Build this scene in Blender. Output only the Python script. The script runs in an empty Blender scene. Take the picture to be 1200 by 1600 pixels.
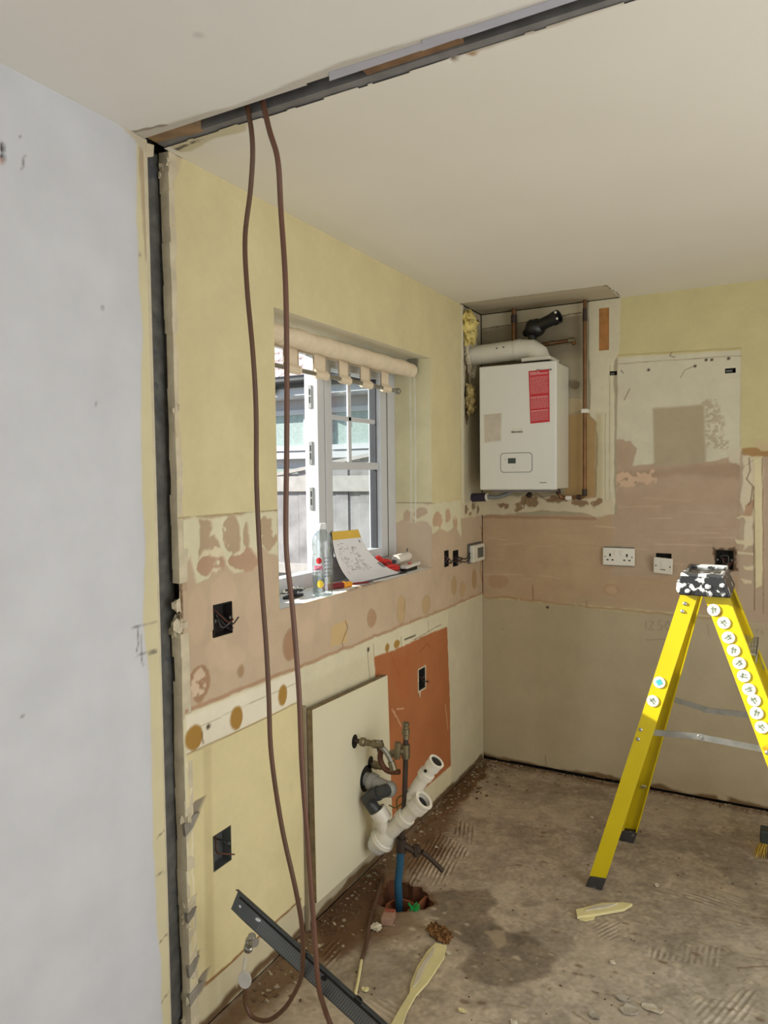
import bpy, bmesh, math, random
import numpy as np
from mathutils import Vector, Matrix

# ------------------------------------------------------------------ camera
CF, YAW, PIT, ROL = 1129.336, 0.500989, 0.0488064, -0.0121318
CAM = Vector((1.403216, -3.666752, 1.548314))
FW = Vector((-math.sin(YAW)*math.cos(PIT), math.cos(YAW)*math.cos(PIT), -math.sin(PIT)))
RT = FW.cross(Vector((0, 0, 1))).normalized()
UP = RT.cross(FW)
RT2 = math.cos(ROL)*RT + math.sin(ROL)*UP
UP2 = -math.sin(ROL)*RT + math.cos(ROL)*UP
sc = bpy.context.scene
col = sc.collection
cd = bpy.data.cameras.new('camera'); co = bpy.data.objects.new('camera', cd); col.objects.link(co)
cd.sensor_fit = 'AUTO'; cd.sensor_width = 36; cd.lens = CF*36/1600; cd.clip_start = 0.02
m3 = Matrix((RT2, UP2, -FW)).transposed()
co.matrix_world = Matrix.Translation(CAM) @ m3.to_4x4()
sc.camera = co

# ------------------------------------------------------------------ light
w = bpy.data.worlds.new('sky'); sc.world = w; w.use_nodes = True
nt = w.node_tree; bg = nt.nodes['Background']
sky = nt.nodes.new('ShaderNodeTexSky'); sky.sky_type = 'NISHITA'; sky.sun_disc = False
sky.sun_elevation = math.radians(23.5); sky.sun_rotation = math.radians(70); sky.dust_density = 2.5
nt.links.new(sky.outputs[0], bg.inputs[0]); bg.inputs[1].default_value = 0.24
SUN_DIR = Vector((1.0, 0.35, -0.46)).normalized()
sd = bpy.data.lights.new('sun', 'SUN'); sd.energy = 11.0; sd.angle = math.radians(0.6); sd.color = (1.0, .95, .86)
so = bpy.data.objects.new('sun', sd); col.objects.link(so)
so.rotation_euler = SUN_DIR.to_track_quat('-Z', 'Y').to_euler()

def area(name, loc, aim, sx, sy, power, color):
    d = bpy.data.lights.new(name, 'AREA'); d.shape = 'RECTANGLE'; d.size = sx; d.size_y = sy
    d.energy = power; d.color = color
    o = bpy.data.objects.new(name, d); col.objects.link(o); o.location = loc
    o.rotation_euler = (Vector(aim)-Vector(loc)).to_track_quat('-Z', 'Z').to_euler()
    return o
# daylight entering by the glazed doors behind the camera and by the door opening in the right wall
area('daylight_patio_doors', (1.6, -6.35, 1.15), (1.6, 0, 1.15), 2.4, 2.1, 22, (.97, .98, 1.0))
area('daylight_side_door', (2.84, -2.3, 1.1), (0, -2.3, 1.1), 2.2, 2.0, 33, (.955, .965, .995))

sc.view_settings.view_transform = 'Standard'; sc.view_settings.look = 'None'
sc.view_settings.exposure = 0.2; sc.view_settings.gamma = 1.0; sc.view_settings.use_curve_mapping = False

# ------------------------------------------------------------------ helpers
def unproj(u, v, ax, val):
    d = FW*CF + RT2*(u-600) - UP2*(v-800)
    t = (val-CAM[ax])/d[ax]
    return CAM + d*t
def WL(u, v, x=0.0): return unproj(u, v, 0, x)      # a point on a plane parallel to the left wall
def WF(u, v, y=0.0): return unproj(u, v, 1, y)      # ... parallel to the far wall
def WZ(u, v, z=0.0): return unproj(u, v, 2, z)      # ... parallel to the floor

def s2l(c):
    c = np.asarray(c, float)/255.0
    return np.where(c <= .04045, c/12.92, ((c+.055)/1.055)**2.4)
def lin(r, g, b): return tuple(float(x) for x in s2l((r, g, b)))

MATS = {}
def mat(name, rgb, rough=.6, metal=0.0, var=.12, scale=18, bump=0.0, bscale=60, spots=None, alpha=None, spec=.5):
    if name in MATS: return MATS[name]
    m = bpy.data.materials.new(name); m.use_nodes = True; n = m.node_tree.nodes; l = m.node_tree.links
    p = n['Principled BSDF']; p.inputs['Roughness'].default_value = rough; p.inputs['Metallic'].default_value = metal
    p.inputs['Specular IOR Level'].default_value = spec
    c = lin(*rgb)
    tc = n.new('ShaderNodeTexCoord'); no = n.new('ShaderNodeTexNoise'); no.inputs['Scale'].default_value = scale
    no.inputs['Detail'].default_value = 5
    l.new(tc.outputs['Object'], no.inputs['Vector'])
    mr = n.new('ShaderNodeMapRange'); mr.inputs[1].default_value = .3; mr.inputs[2].default_value = .7
    mr.inputs[3].default_value = 1-var; mr.inputs[4].default_value = 1+var*.6
    l.new(no.outputs[0], mr.inputs[0])
    mx = n.new('ShaderNodeVectorMath'); mx.operation = 'SCALE'; mx.inputs[0].default_value = c
    l.new(mr.outputs[0], mx.inputs['Scale'])
    out = mx.outputs[0]
    if spots:
        sc_, th, rgb2 = spots
        n2 = n.new('ShaderNodeTexNoise'); n2.inputs['Scale'].default_value = sc_; n2.inputs['Detail'].default_value = 4
        l.new(tc.outputs['Object'], n2.inputs['Vector'])
        r2 = n.new('ShaderNodeMapRange'); r2.inputs[1].default_value = th; r2.inputs[2].default_value = th+.03
        l.new(n2.outputs[0], r2.inputs[0])
        mm = n.new('ShaderNodeMix'); mm.data_type = 'RGBA'
        l.new(r2.outputs[0], mm.inputs[0]); l.new(out, mm.inputs[6]); mm.inputs[7].default_value = (*lin(*rgb2), 1)
        out = mm.outputs[2]
    l.new(out, p.inputs['Base Color'])
    if bump:
        nb = n.new('ShaderNodeTexNoise'); nb.inputs['Scale'].default_value = bscale; nb.inputs['Detail'].default_value = 6
        l.new(tc.outputs['Object'], nb.inputs['Vector'])
        b = n.new('ShaderNodeBump'); b.inputs['Strength'].default_value = bump; b.inputs['Distance'].default_value = .004
        l.new(nb.outputs[0], b.inputs['Height']); l.new(b.outputs[0], p.inputs['Normal'])
    if alpha is not None: p.inputs['Alpha'].default_value = alpha
    MATS[name] = m; return m

def glassmat(name, tint=(1, 1, 1), gloss=.12, rough=.02):
    if name in MATS: return MATS[name]
    m = bpy.data.materials.new(name); m.use_nodes = True; n = m.node_tree.nodes; l = m.node_tree.links
    n.clear(); o = n.new('ShaderNodeOutputMaterial'); t = n.new('ShaderNodeBsdfTransparent'); g = n.new('ShaderNodeBsdfGlossy')
    t.inputs[0].default_value = (*tint, 1); g.inputs['Roughness'].default_value = rough
    f = n.new('ShaderNodeLayerWeight'); f.inputs[0].default_value = .5
    mx = n.new('ShaderNodeMixShader'); pw = n.new('ShaderNodeMath'); pw.operation = 'POWER'; pw.inputs[1].default_value = 3.0; l.new(f.outputs['Facing'], pw.inputs[0]); ml = n.new('ShaderNodeMath'); ml.operation = 'MULTIPLY_ADD'; ml.inputs[1].default_value = .45; ml.inputs[2].default_value = gloss*.4; l.new(pw.outputs[0], ml.inputs[0]); l.new(ml.outputs[0], mx.inputs[0]); l.new(t.outputs[0], mx.inputs[1]); l.new(g.outputs[0], mx.inputs[2])
    l.new(mx.outputs[0], o.inputs[0]); MATS[name] = m; return m

def canvasmat(name, rough=.88, bump=.25, bscale=140, var=.05, vscale=7):
    m = bpy.data.materials.new(name); m.use_nodes = True; n = m.node_tree.nodes; l = m.node_tree.links
    p = n['Principled BSDF']; p.inputs['Roughness'].default_value = rough; p.inputs['Specular IOR Level'].default_value = .25
    a = n.new('ShaderNodeAttribute'); a.attribute_name = 'Col'
    tc = n.new('ShaderNodeTexCoord'); no = n.new('ShaderNodeTexNoise'); no.inputs['Scale'].default_value = vscale; no.inputs['Detail'].default_value = 8
    l.new(tc.outputs['Object'], no.inputs['Vector'])
    mr = n.new('ShaderNodeMapRange'); mr.inputs[1].default_value = .3; mr.inputs[2].default_value = .7
    mr.inputs[3].default_value = 1-var; mr.inputs[4].default_value = 1+var
    l.new(no.outputs[0], mr.inputs[0])
    mx = n.new('ShaderNodeVectorMath'); mx.operation = 'SCALE'; l.new(a.outputs['Color'], mx.inputs[0]); l.new(mr.outputs[0], mx.inputs['Scale'])
    l.new(mx.outputs[0], p.inputs['Base Color'])
    nb = n.new('ShaderNodeTexNoise'); nb.inputs['Scale'].default_value = bscale; nb.inputs['Detail'].default_value = 5
    l.new(tc.outputs['Object'], nb.inputs['Vector'])
    b = n.new('ShaderNodeBump'); b.inputs['Strength'].default_value = bump; b.inputs['Distance'].default_value = .002
    l.new(nb.outputs[0], b.inputs['Height']); l.new(b.outputs[0], p.inputs['Normal'])
    return m

def tag(o, label=None, cat=None, group=None, kind=None):
    if label: o['label'] = label
    if cat: o['category'] = cat
    if group: o['group'] = group
    if kind: o['kind'] = kind
    return o
def thing(name, label, cat, loc, group=None):
    o = bpy.data.objects.new(name, None); o.empty_display_size = .05; col.objects.link(o); o.location = loc
    return tag(o, label, cat, group)
def setparent(o, par):
    if par is None: return
    o.parent = par
    M = Matrix.Translation(par.location); p = par.parent
    if p is not None: M = Matrix.Translation(p.location)
    if par.type != 'EMPTY' and par.parent is None: M = Matrix.Identity(4)
    if par.type == 'EMPTY': M = Matrix.Translation(par.location)
    else: M = Matrix.Identity(4)
    o.matrix_parent_inverse = M.inverted()

def catmull(pts, n=8):
    P = [Vector(p) for p in pts]
    if len(P) < 3: return P
    out = []
    for i in range(len(P)-1):
        p0 = P[i-1] if i else P[0]*2-P[1]; p1 = P[i]; p2 = P[i+1]; p3 = P[i+2] if i+2 < len(P) else P[-1]*2-P[-2]
        for k in range(n):
            t = k/n
            out.append(.5*((2*p1)+(p2-p0)*t+(2*p0-5*p1+4*p2-p3)*t*t+(3*p1-p0-3*p2+p3)*t**3))
    out.append(P[-1]); return out

class MB:
    def __init__(s): s.v = []; s.f = []; s.st = []
    def add(s, vs, fs):
        o = len(s.v); s.st.append((o, len(s.f))); s.v += [tuple(v) for v in vs]; s.f += [tuple(i+o for i in f) for f in fs]; return s
    def box(s, a, b, jit=0):
        x0, y0, z0 = [min(a[i], b[i]) for i in range(3)]; x1, y1, z1 = [max(a[i], b[i]) for i in range(3)]
        vs = [(x, y, z) for x in (x0, x1) for y in (y0, y1) for z in (z0, z1)]
        if jit: vs = [tuple(c+random.uniform(-jit, jit) for c in v) for v in vs]
        return s.add(vs, [(0, 1, 3, 2), (4, 6, 7, 5), (0, 4, 5, 1), (2, 3, 7, 6), (0, 2, 6, 4), (1, 5, 7, 3)])
    def obox(s, c, ax, ay, az):            # centre and three half-axis vectors
        c = Vector(c); ax = Vector(ax); ay = Vector(ay); az = Vector(az)
        vs = [c+ax*i+ay*j+az*k for i in (-1, 1) for j in (-1, 1) for k in (-1, 1)]
        return s.add(vs, [(0, 1, 3, 2), (4, 6, 7, 5), (0, 4, 5, 1), (2, 3, 7, 6), (0, 2, 6, 4), (1, 5, 7, 3)])
    def bar(s, a, b, wid, thk, upv=(0, 0, 1)):   # rectangular bar from a to b
        a = Vector(a); b = Vector(b); d = (b-a); L = d.length; d.normalize()
        u = Vector(upv); u = (u-d*u.dot(d)).normalized(); w_ = d.cross(u)
        return s.obox((a+b)/2, d*L/2, u*wid/2, w_*thk/2)
    def prism(s, pts, off):
        n = len(pts); P = [Vector(p) for p in pts]; off = Vector(off)
        vs = P+[p+off for p in P]
        return s.add(vs, [tuple(range(n))[::-1], tuple(range(n, 2*n))]+[(i, (i+1) % n, (i+1) % n+n, i+n) for i in range(n)])
    def tube(s, pts, r, seg=10, smooth=0, cap=True):
        P = catmull(pts, smooth) if smooth else [Vector(p) for p in pts]
        n = len(P); rr = r if isinstance(r, (list, tuple)) else [r]*n
        if len(rr) != n: rr = [rr[min(len(rr)-1, int(i*(len(rr)-1)/(n-1)+.5))] for i in range(n)]
        t0 = (P[1]-P[0]).normalized(); ref = Vector((0, 0, 1)) if abs(t0.z) < .9 else Vector((0, 1, 0))
        u = (ref-t0*ref.dot(t0)).normalized(); vs = []; fs = []
        for i in range(n):
            if i == 0: t = P[1]-P[0]
            elif i == n-1: t = P[-1]-P[-2]
            else:
                t = (P[i+1]-P[i]).normalized()+(P[i]-P[i-1]).normalized()
            if t.length < 1e-9: t = t0.copy()
            t.normalize(); u = (u-t*u.dot(t)).normalized(); w_ = t.cross(u)
            for k in range(seg):
                a = 2*math.pi*k/seg; vs.append(P[i]+(u*math.cos(a)+w_*math.sin(a))*rr[i])
        for i in range(n-1):
            for k in range(seg):
                k2 = (k+1) % seg; fs.append((i*seg+k, i*seg+k2, (i+1)*seg+k2, (i+1)*seg+k))
        if cap: fs.append(tuple(range(seg))[::-1]); fs.append(tuple((n-1)*seg+k for k in range(seg)))
        return s.add(vs, fs)
    def cyl(s, a, b, r, seg=16, r2=None, cap=True): return s.tube([a, b], [r, r if r2 is None else r2], seg, cap=cap)
    def ring(s, a, b, ro, ri, seg=20):            # hollow open pipe
        a = Vector(a); b = Vector(b); t = (b-a).normalized(); ref = Vector((0, 0, 1)) if abs(t.z) < .9 else Vector((0, 1, 0))
        u = (ref-t*ref.dot(t)).normalized(); w_ = t.cross(u); vs = []; fs = []
        for (c, r) in ((a, ro), (b, ro), (b, ri), (a, ri)):
            for k in range(seg):
                an = 2*math.pi*k/seg; vs.append(c+(u*math.cos(an)+w_*math.sin(an))*r)
        for q in range(4):
            q2 = (q+1) % 4
            for k in range(seg):
                k2 = (k+1) % seg; fs.append((q*seg+k, q*seg+k2, q2*seg+k2, q2*seg+k))
        return s.add(vs, fs)
    def lathe(s, prof, o, axis=(0, 0, 1), seg=24):
        o = Vector(o); t = Vector(axis).normalized()
        pts = [o+t*h for r, h in prof]; rs = [max(r, 1e-4) for r, h in prof]
        ref = Vector((0, 1, 0)) if abs(t.y) < .9 else Vector((1, 0, 0)); u = (ref-t*ref.dot(t)).normalized(); w_ = t.cross(u); vs = []; fs = []
        for p, r in zip(pts, rs):
            for k in range(seg):
                a = 2*math.pi*k/seg; vs.append(p+(u*math.cos(a)+w_*math.sin(a))*r)
        for i in range(len(pts)-1):
            for k in range(seg):
                k2 = (k+1) % seg; fs.append((i*seg+k, i*seg+k2, (i+1)*seg+k2, (i+1)*seg+k))
        fs.append(tuple(range(seg))[::-1]); fs.append(tuple((len(pts)-1)*seg+k for k in range(seg)))
        return s.add(vs, fs)
    def blob(s, c, r, seed=0, rough=.25, nu=14, nv=9, f=2.0):
        rnd = random.Random(seed); ph = [rnd.uniform(0, 6.28) for _ in range(12)]; vs = []; fs = []
        for i in range(nv+1):
            th = math.pi*i/nv
            for k in range(nu):
                a = 2*math.pi*k/nu; d = Vector((math.sin(th)*math.cos(a), math.sin(th)*math.sin(a), math.cos(th)))
                q = 1+rough*(math.sin(f*d.x*3+ph[0])*math.sin(f*d.y*3+ph[1])+.6*math.sin(f*d.z*5+ph[2]+f*d.x*4)+.5*math.sin(f*9*d.y+ph[3])*math.sin(f*8*d.x+ph[4]))
                vs.append((c[0]+d.x*r[0]*q, c[1]+d.y*r[1]*q, c[2]+d.z*r[2]*q))
        for i in range(nv):
            for k in range(nu):
                k2 = (k+1) % nu; fs.append((i*nu+k, i*nu+k2, (i+1)*nu+k2, (i+1)*nu+k))
        return s.add(vs, fs)
    def each(s, name, m, par=None, smooth=None, bevel=0):
        o = None
        for k in range(len(s.st)):
            v0, f0 = s.st[k]; v1, f1 = s.st[k+1] if k+1 < len(s.st) else (len(s.v), len(s.f))
            o = MB().add(s.v[v0:v1], [tuple(i-v0 for i in f) for f in s.f[f0:f1]]).build(name, m, par, smooth, bevel)
        return o
    def disc(s, c, nrm, r, thk=.001, seg=20, ry=None):
        return s.ell(c, nrm, r, ry or r, thk, seg)
    def ell(s, c, nrm, ru, rv, thk=.001, seg=20, upv=(0, 0, 1)):
        c = Vector(c); t = Vector(nrm).normalized(); u = Vector(upv); u = (u-t*u.dot(t)).normalized(); w_ = t.cross(u)
        return s.prism([c+u*math.cos(2*math.pi*k/seg)*rv+w_*math.sin(2*math.pi*k/seg)*ru for k in range(seg)], t*thk)
    def build(s, name, m, par=None, smooth=None, bevel=0, kind=None):
        me = bpy.data.meshes.new(name); me.from_pydata(s.v, [], s.f); me.update()
        bm = bmesh.new(); bm.from_mesh(me); bmesh.ops.recalc_face_normals(bm, faces=bm.faces)
        if bevel:
            bmesh.ops.bevel(bm, geom=[e for e in bm.edges if len(e.link_faces) == 2 and e.calc_face_angle(0) > .5], offset=bevel, segments=2, affect='EDGES', profile=.5)
        bm.to_mesh(me); bm.free()
        if smooth is not None:
            me.polygons.foreach_set('use_smooth', [True]*len(me.polygons))
            me.set_sharp_from_angle(angle=math.radians(smooth))
        me.materials.append(m)
        o = bpy.data.objects.new(name, me); col.objects.link(o); setparent(o, par)
        if kind: o['kind'] = kind
        return o

def text_part(name, txt, size, origin, xdir, ydir, m, par, depth=.0004):
    cu = bpy.data.curves.new(name, 'FONT'); cu.body = txt; cu.size = size; cu.extrude = depth; cu.offset = .0004; cu.resolution_u = 3
    t = bpy.data.objects.new(name, cu); col.objects.link(t)
    dg = bpy.context.evaluated_depsgraph_get(); me = bpy.data.meshes.new_from_object(t.evaluated_get(dg))
    col.objects.unlink(t); bpy.data.objects.remove(t)
    x = Vector(xdir).normalized(); y = Vector(ydir); y = (y-x*y.dot(x)).normalized(); z = x.cross(y)
    M = Matrix.Translation(Vector(origin)) @ Matrix((x, y, z)).transposed().to_4x4()
    me.transform(M); me.materials.clear(); me.materials.append(m)
    o = bpy.data.objects.new(name, me); col.objects.link(o); setparent(o, par); return o

# ---- painted relief canvas: a finely divided sheet whose vertices carry paint colour and plaster thickness
RNG = np.random.RandomState(7); TAB = RNG.rand(257, 257)
def vnoise(x, y, seed):
    x = x+seed*17.31; y = y+seed*9.77
    xi = np.floor(x).astype(int); yi = np.floor(y).astype(int); fx = x-xi; fy = y-yi
    fx = fx*fx*(3-2*fx); fy = fy*fy*(3-2*fy); a = xi % 256; b = yi % 256
    return (TAB[a, b]*(1-fx)+TAB[a+1, b]*fx)*(1-fy)+(TAB[a, b+1]*(1-fx)+TAB[a+1, b+1]*fx)*fy
def fbm(x, y, f, seed, oct=4):
    r = 0; a = 1; t = 0
    for o in range(oct): r = r+a*vnoise(x*f, y*f, seed+o*3.1); t += a; a *= .5; f *= 2.03
    return r/t*2-1
def lines(a, b, step, extra=()):
    br = sorted(set([a, b]+[e for e in extra if a < e < b])); out = []
    for p, q in zip(br[:-1], br[1:]):
        n = max(1, int(round((q-p)/step))); out += list(np.linspace(p, q, n, endpoint=False))
    return np.array(out+[b])
class Canvas:
    def __init__(s, S, T, fn, base, px):
        s.S, s.T = S, T; s.a, s.b = [g.ravel() for g in np.meshgrid(S, T, indexing='ij')]
        s.c = np.tile(s2l(base), (len(s.a), 1)); s.h = np.zeros(len(s.a)); s.fn = fn; s.pxf = px; s.sd = 1; s.kill = None
    def P(s, pts): return [s.pxf(u, v) for u, v in pts]
    def sdist(s, pts, idx, wa, wf, seed):
        x = s.a[idx]; y = s.b[idx]
        if wa:
            x, y = x+wa*fbm(x, y, wf, seed, 4), y+wa*fbm(x, y, wf, seed+40, 4)
        n = len(pts); d = np.full(x.shape, 1e9); ins = np.zeros(x.shape, bool)
        for i in range(n):
            ax, ay = pts[i]; bx, by = pts[(i+1) % n]; ex, ey = bx-ax, by-ay
            t = np.clip(((x-ax)*ex+(y-ay)*ey)/(ex*ex+ey*ey+1e-12), 0, 1)
            d = np.minimum(d, np.hypot(x-ax-t*ex, y-ay-t*ey))
            c = ((ay > y) != (by > y)); q = x < (bx-ax)*(y-ay)/((by-ay) if by != ay else 1e-12)+ax
            ins ^= (c & q)
        return np.where(ins, d, -d)
    def region(s, pts, m):
        xs = [p[0] for p in pts]; ys = [p[1] for p in pts]
        return np.nonzero((s.a > min(xs)-m) & (s.a < max(xs)+m) & (s.b > min(ys)-m) & (s.b < max(ys)+m))[0]
    def poly(s, pts, rgb=None, h=None, wa=.008, wf=18, soft=.003, al=1.0, dh=None, px=True, holes=0.0, hf=30, mul=None):
        if px: pts = s.P(pts)
        s.sd += 1; idx = s.region(pts, wa*2+soft*3)
        if len(idx) == 0: return
        d = s.sdist(pts, idx, wa, wf, s.sd); k = np.clip(.5+d/(2*soft), 0, 1)*al
        if holes: k = k*np.clip(.5+(fbm(s.a[idx], s.b[idx], hf, s.sd+7, 4)+.6-holes)*9, 0, 1)
        if rgb is not None: s.c[idx] = s.c[idx]*(1-k[:, None])+s2l(rgb)*k[:, None]
        if mul is not None: s.c[idx] *= (1-k[:, None]*(1-np.array(mul)))
        if h is not None: s.h[idx] = s.h[idx]*(1-k)+h*k
        if dh is not None: s.h[idx] += dh*k
    def oval(s, u, v, ru, rv, rgb=None, px=True, **kw):     # centre in px, radii in metres
        c = s.pxf(u, v) if px else (u, v)
        s.poly([(c[0]+ru*math.cos(i*math.pi/8), c[1]+rv*math.sin(i*math.pi/8)) for i in range(16)], rgb, px=False, **kw)
    def line(s, pts, wid, rgb, px=True, **kw):
        if px: pts = s.P(pts)
        for (ax, ay), (bx, by) in zip(pts[:-1], pts[1:]):
            dx, dy = bx-ax, by-ay; L = math.hypot(dx, dy)+1e-9; nx, ny = -dy/L*wid/2, dx/L*wid/2
            s.poly([(ax+nx, ay+ny), (bx+nx, by+ny), (bx-nx, by-ny), (ax-nx, ay-ny)], rgb, px=False, **{**dict(wa=.002, wf=25, soft=.0015), **kw})
    def noise(s, f, amp, seed=3, tint=(1, 1, 1), oct=5, mask=None):
        n = fbm(s.a, s.b, f, seed, oct)*amp
        if mask is not None: n = n*mask
        s.c *= 1+n[:, None]*np.array(tint)
    def build(s, name, m, par=None, holes=(), killfn=None):
        n1, n2 = len(s.S), len(s.T); I, J = np.meshgrid(np.arange(n1-1), np.arange(n2-1), indexing='ij')
        ca = ((s.S[:-1]+s.S[1:])/2)[I]; cb = ((s.T[:-1]+s.T[1:])/2)[J]; keep = np.ones(I.shape, bool)
        for (a0, a1, b0, b1) in holes: keep &= ~((ca > a0) & (ca < a1) & (cb > b0) & (cb < b1))
        if killfn is not None: keep &= ~killfn(ca, cb)
        i = (I*n2+J)[keep]; F = np.stack([i, i+n2, i+n2+1, i+1], 1)
        X = s.fn(s.a, s.b, s.h); V = np.stack(X, 1)
        me = bpy.data.meshes.new(name); me.vertices.add(len(V)); me.vertices.foreach_set('co', V.ravel().astype(np.float32))
        me.loops.add(F.size); me.loops.foreach_set('vertex_index', F.ravel().astype(np.int32))
        me.polygons.add(len(F)); me.polygons.foreach_set('loop_start', (np.arange(len(F))*4).astype(np.int32))
        try: me.polygons.foreach_set('loop_total', np.full(len(F), 4, np.int32))
        except Exception: pass
        me.update(calc_edges=True)
        at = me.color_attributes.new('Col', 'FLOAT_COLOR', 'POINT')
        cc = np.concatenate([np.clip(s.c, 0, 1), np.ones((len(V), 1))], 1); at.data.foreach_set('color', cc.ravel().astype(np.float32))
        me.materials.append(m); o = bpy.data.objects.new(name, me); col.objects.link(o); setparent(o, par)
        return o
def struct(o): o['kind'] = 'structure'; return o

plasterM = canvasmat('painted_plaster'); floorM = canvasmat('screeded_floor', .92, .6, 90, .10, 14)
ceilM = canvasmat('painted_ceiling', .9, .12, 60, .015, 3)
raw = mat('raw_plaster', (212, 201, 174), .9, var=.15, bump=.6, bscale=80)
rawbrown = mat('broken_plaster', (160, 138, 112), .95, var=.3, bump=.8, bscale=70)
voidM = mat('dark_void', (38, 34, 30), .95, var=.3)
blockM = mat('bitumen_grey_block', (102, 101, 97), .9, var=.35, scale=25, bump=.9, bscale=60, spots=(14, .60, (84, 86, 90)))

YEL = (218, 206, 162); PINK = (200, 178, 152); CREAM = (222, 216, 184); GREYC = (212, 204, 178)
WY0, WY1, WZ0, WZ1 = -1.81, -.645, 1.125, 2.085      # the window opening
SLOT0, SLOT1 = -2.318, -2.245

# ------------------------------------------------------------------ left wall, kitchen part
boxes = {'upper': (-2.116, -2.036, 1.095, 1.19), 'lower': (-2.142, -2.064, .425, .53), 'orange': (-.805, -.735, .59, .685),
         'j1': (-.503, -.455, 1.11, 1.19), 'j2': (-.40, -.335, 1.10, 1.18)}
sx = [WY0, WY1]+[v for b in boxes.values() for v in b[:2]]; tx = [WZ0, WZ1]+[v for b in boxes.values() for v in b[2:]]
pxL = lambda u, v: (WL(u, v).y, WL(u, v).z)
cv = Canvas(lines(SLOT1, 0, .004, sx), lines(0, 2.4, .004, tx), lambda a, b, h: (h, a, b), YEL, pxL)
cv.noise(1.3, .04, 11)
# tile zone: pink backing plaster
cv.poly([(-2.26, 1.443), (-1.8, 1.446), (-.645, 1.42), (-.30, 1.415), (.01, 1.34), (.01, .905), (-2.26, .905)], PINK, h=-.003, wa=.002, px=False, soft=.002)
cv.line([(-2.25, 1.443), (-1.80, 1.446)], .004, (150, 135, 95), px=False); cv.line([(-.645, 1.422), (-.3, 1.415)], .003, (150, 135, 95), px=False)
m_pink = (cv.b < 1.44) & (cv.b > .9); cv.noise(5, .10, 21, (.8, 1, 1.2), mask=m_pink); cv.noise(22, .05, 22, mask=m_pink)
# remaining cream paint over the pink
cv.poly([(280, 813), (434, 798), (437, 868), (425, 866), (412, 856), (402, 868), (393, 885), (366, 893), (352, 880), (334, 888), (326, 903), (305, 910), (303, 880), (299, 868), (292, 905), (283, 920)], CREAM, h=0, wa=.012, wf=16)
for (u, v, ru, rv) in ((290, 890, .018, .055), (323, 838, .025, .055), (316, 862, .012, .04), (334, 850, .02, .03), (362, 838, .034, .055), (366, 855, .022, .03), (388, 838, .014, .036), (420, 836, .036, .048), (413, 822, .02, .03)):
    cv.oval(u, v, ru, rv, (186, 164, 136), h=-.003, wa=.022, wf=20, holes=.16, hf=34)
for (u, v, ru, rv) in ((332, 879, .055, .024), (382, 877, .075, .026)):
    cv.oval(u, v-1, ru+.008, rv+.006, (224, 212, 180), wa=.02, wf=22); cv.oval(u, v, ru, rv, (188, 156, 130), h=-.006, wa=.024, wf=24, holes=.05, hf=40)
cv.oval(342, 879, .008, .008, CREAM, h=0)
# right of the window
cv.poly([(672, 788), (720, 782), (722, 840), (712, 822), (700, 830), (688, 826), (673, 838)], CREAM, h=0, wa=.012, wf=18)
for (u, v, ru, rv) in ((684, 812, .05, .035), (700, 805, .035, .03), (712, 815, .03, .03)):
    cv.oval(u, v, ru, rv, (202, 172, 142), h=-.003, wa=.02, wf=22, holes=.1)
# stains, adhesive dabs and scars on the pink
for (u, v, ru, rv, c) in ((378, 1048, .012, .018, (172, 140, 105)), (455, 1008, .04, .05, (176, 138, 108)), (582, 966, .034, .034, (184, 150, 116)),
                          (667, 945, .045, .04, (196, 166, 126)), (724, 920, .035, .035, (196, 166, 126)), (628, 952, .04, .06, (200, 172, 130)), (710, 915, .03, .045, (190, 160, 120)),
                          (742, 905, .03, .05, (184, 150, 110))):
    cv.oval(u, v, ru+.004, rv+.004, tuple(int(x*.86) for x in c), wa=.006, al=.6); cv.oval(u, v, ru, rv, c, wa=.006, al=.8)
for (u, v, ru, rv) in ((350, 930, .05, .06), (400, 950, .045, .07), (340, 1020, .05, .04), (365, 1030, .06, .03), (402, 1000, .04, .06), (310, 960, .04, .08), (480, 985, .05, .04), (510, 950, .04, .05)):
    cv.oval(u, v, ru, rv, (216, 190, 162), wa=.012, soft=.008, al=.5)
cv.poly([(518, 978), (545, 968), (544, 1003), (517, 1010)], (212, 182, 128), al=.8, soft=.004)
cv.line([(541, 970), (545, 980), (541, 990), (536, 1003), (537, 1012)], .004, (110, 88, 66), dh=-.002)
cv.line([(634, 935), (632, 958)], .003, (150, 120, 85))
cv.oval(312, 1068, .045, .05, (172, 138, 108), h=-.005, wa=.014); cv.oval(312, 1070, .03, .038, (220, 196, 168), h=-.001, wa=.02, wf=40, holes=.35, hf=60)
cv.line([(270, 960), (285, 958)], .01, (196, 170, 140)); 
# raw jagged surround of the back box
cv.poly([(328, 985), (372, 965), (360, 995), (345, 998), (338, 1008), (330, 1006)], (214, 192, 160), dh=-.004, wa=.01)
# below the tiles
cv.poly([(-2.26, .912), (.01, .912), (.01, -.01), (-2.26, -.01)], CREAM, h=-.001, wa=.006, wf=14, px=False)
cv.line([(-2.24, .918), (-1.6, .915), (-1, .913), (-.01, .912)], .012, (176, 140, 108), px=False, wa=.008, wf=16, al=.8, dh=.002)
cv.poly([(-2.235, .905), (-1.70, .905), (-1.70, .80), (-2.235, .80)], (236, 228, 206), px=False, wa=.003, dh=.0015)
cv.line([(-2.235, .862), (-1.7, .868)], .002, (178, 168, 140), px=False)
cv.poly([(-2.235, .80), (-1.70, .80), (-1.70, -.01), (-2.235, -.01)], (224, 211, 164), px=False, wa=.001)
cv.line([(-2.235, .80), (-1.9, .797), (-1.70, .80)], .004, (160, 132, 88), px=False)
cv.poly([(-1.70, .90), (-1.20, .905), (-.48, .90), (-.48, .80), (-1.2, .82), (-1.70, .78)], (220, 212, 184), px=False, wa=.008, al=.9)
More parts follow.
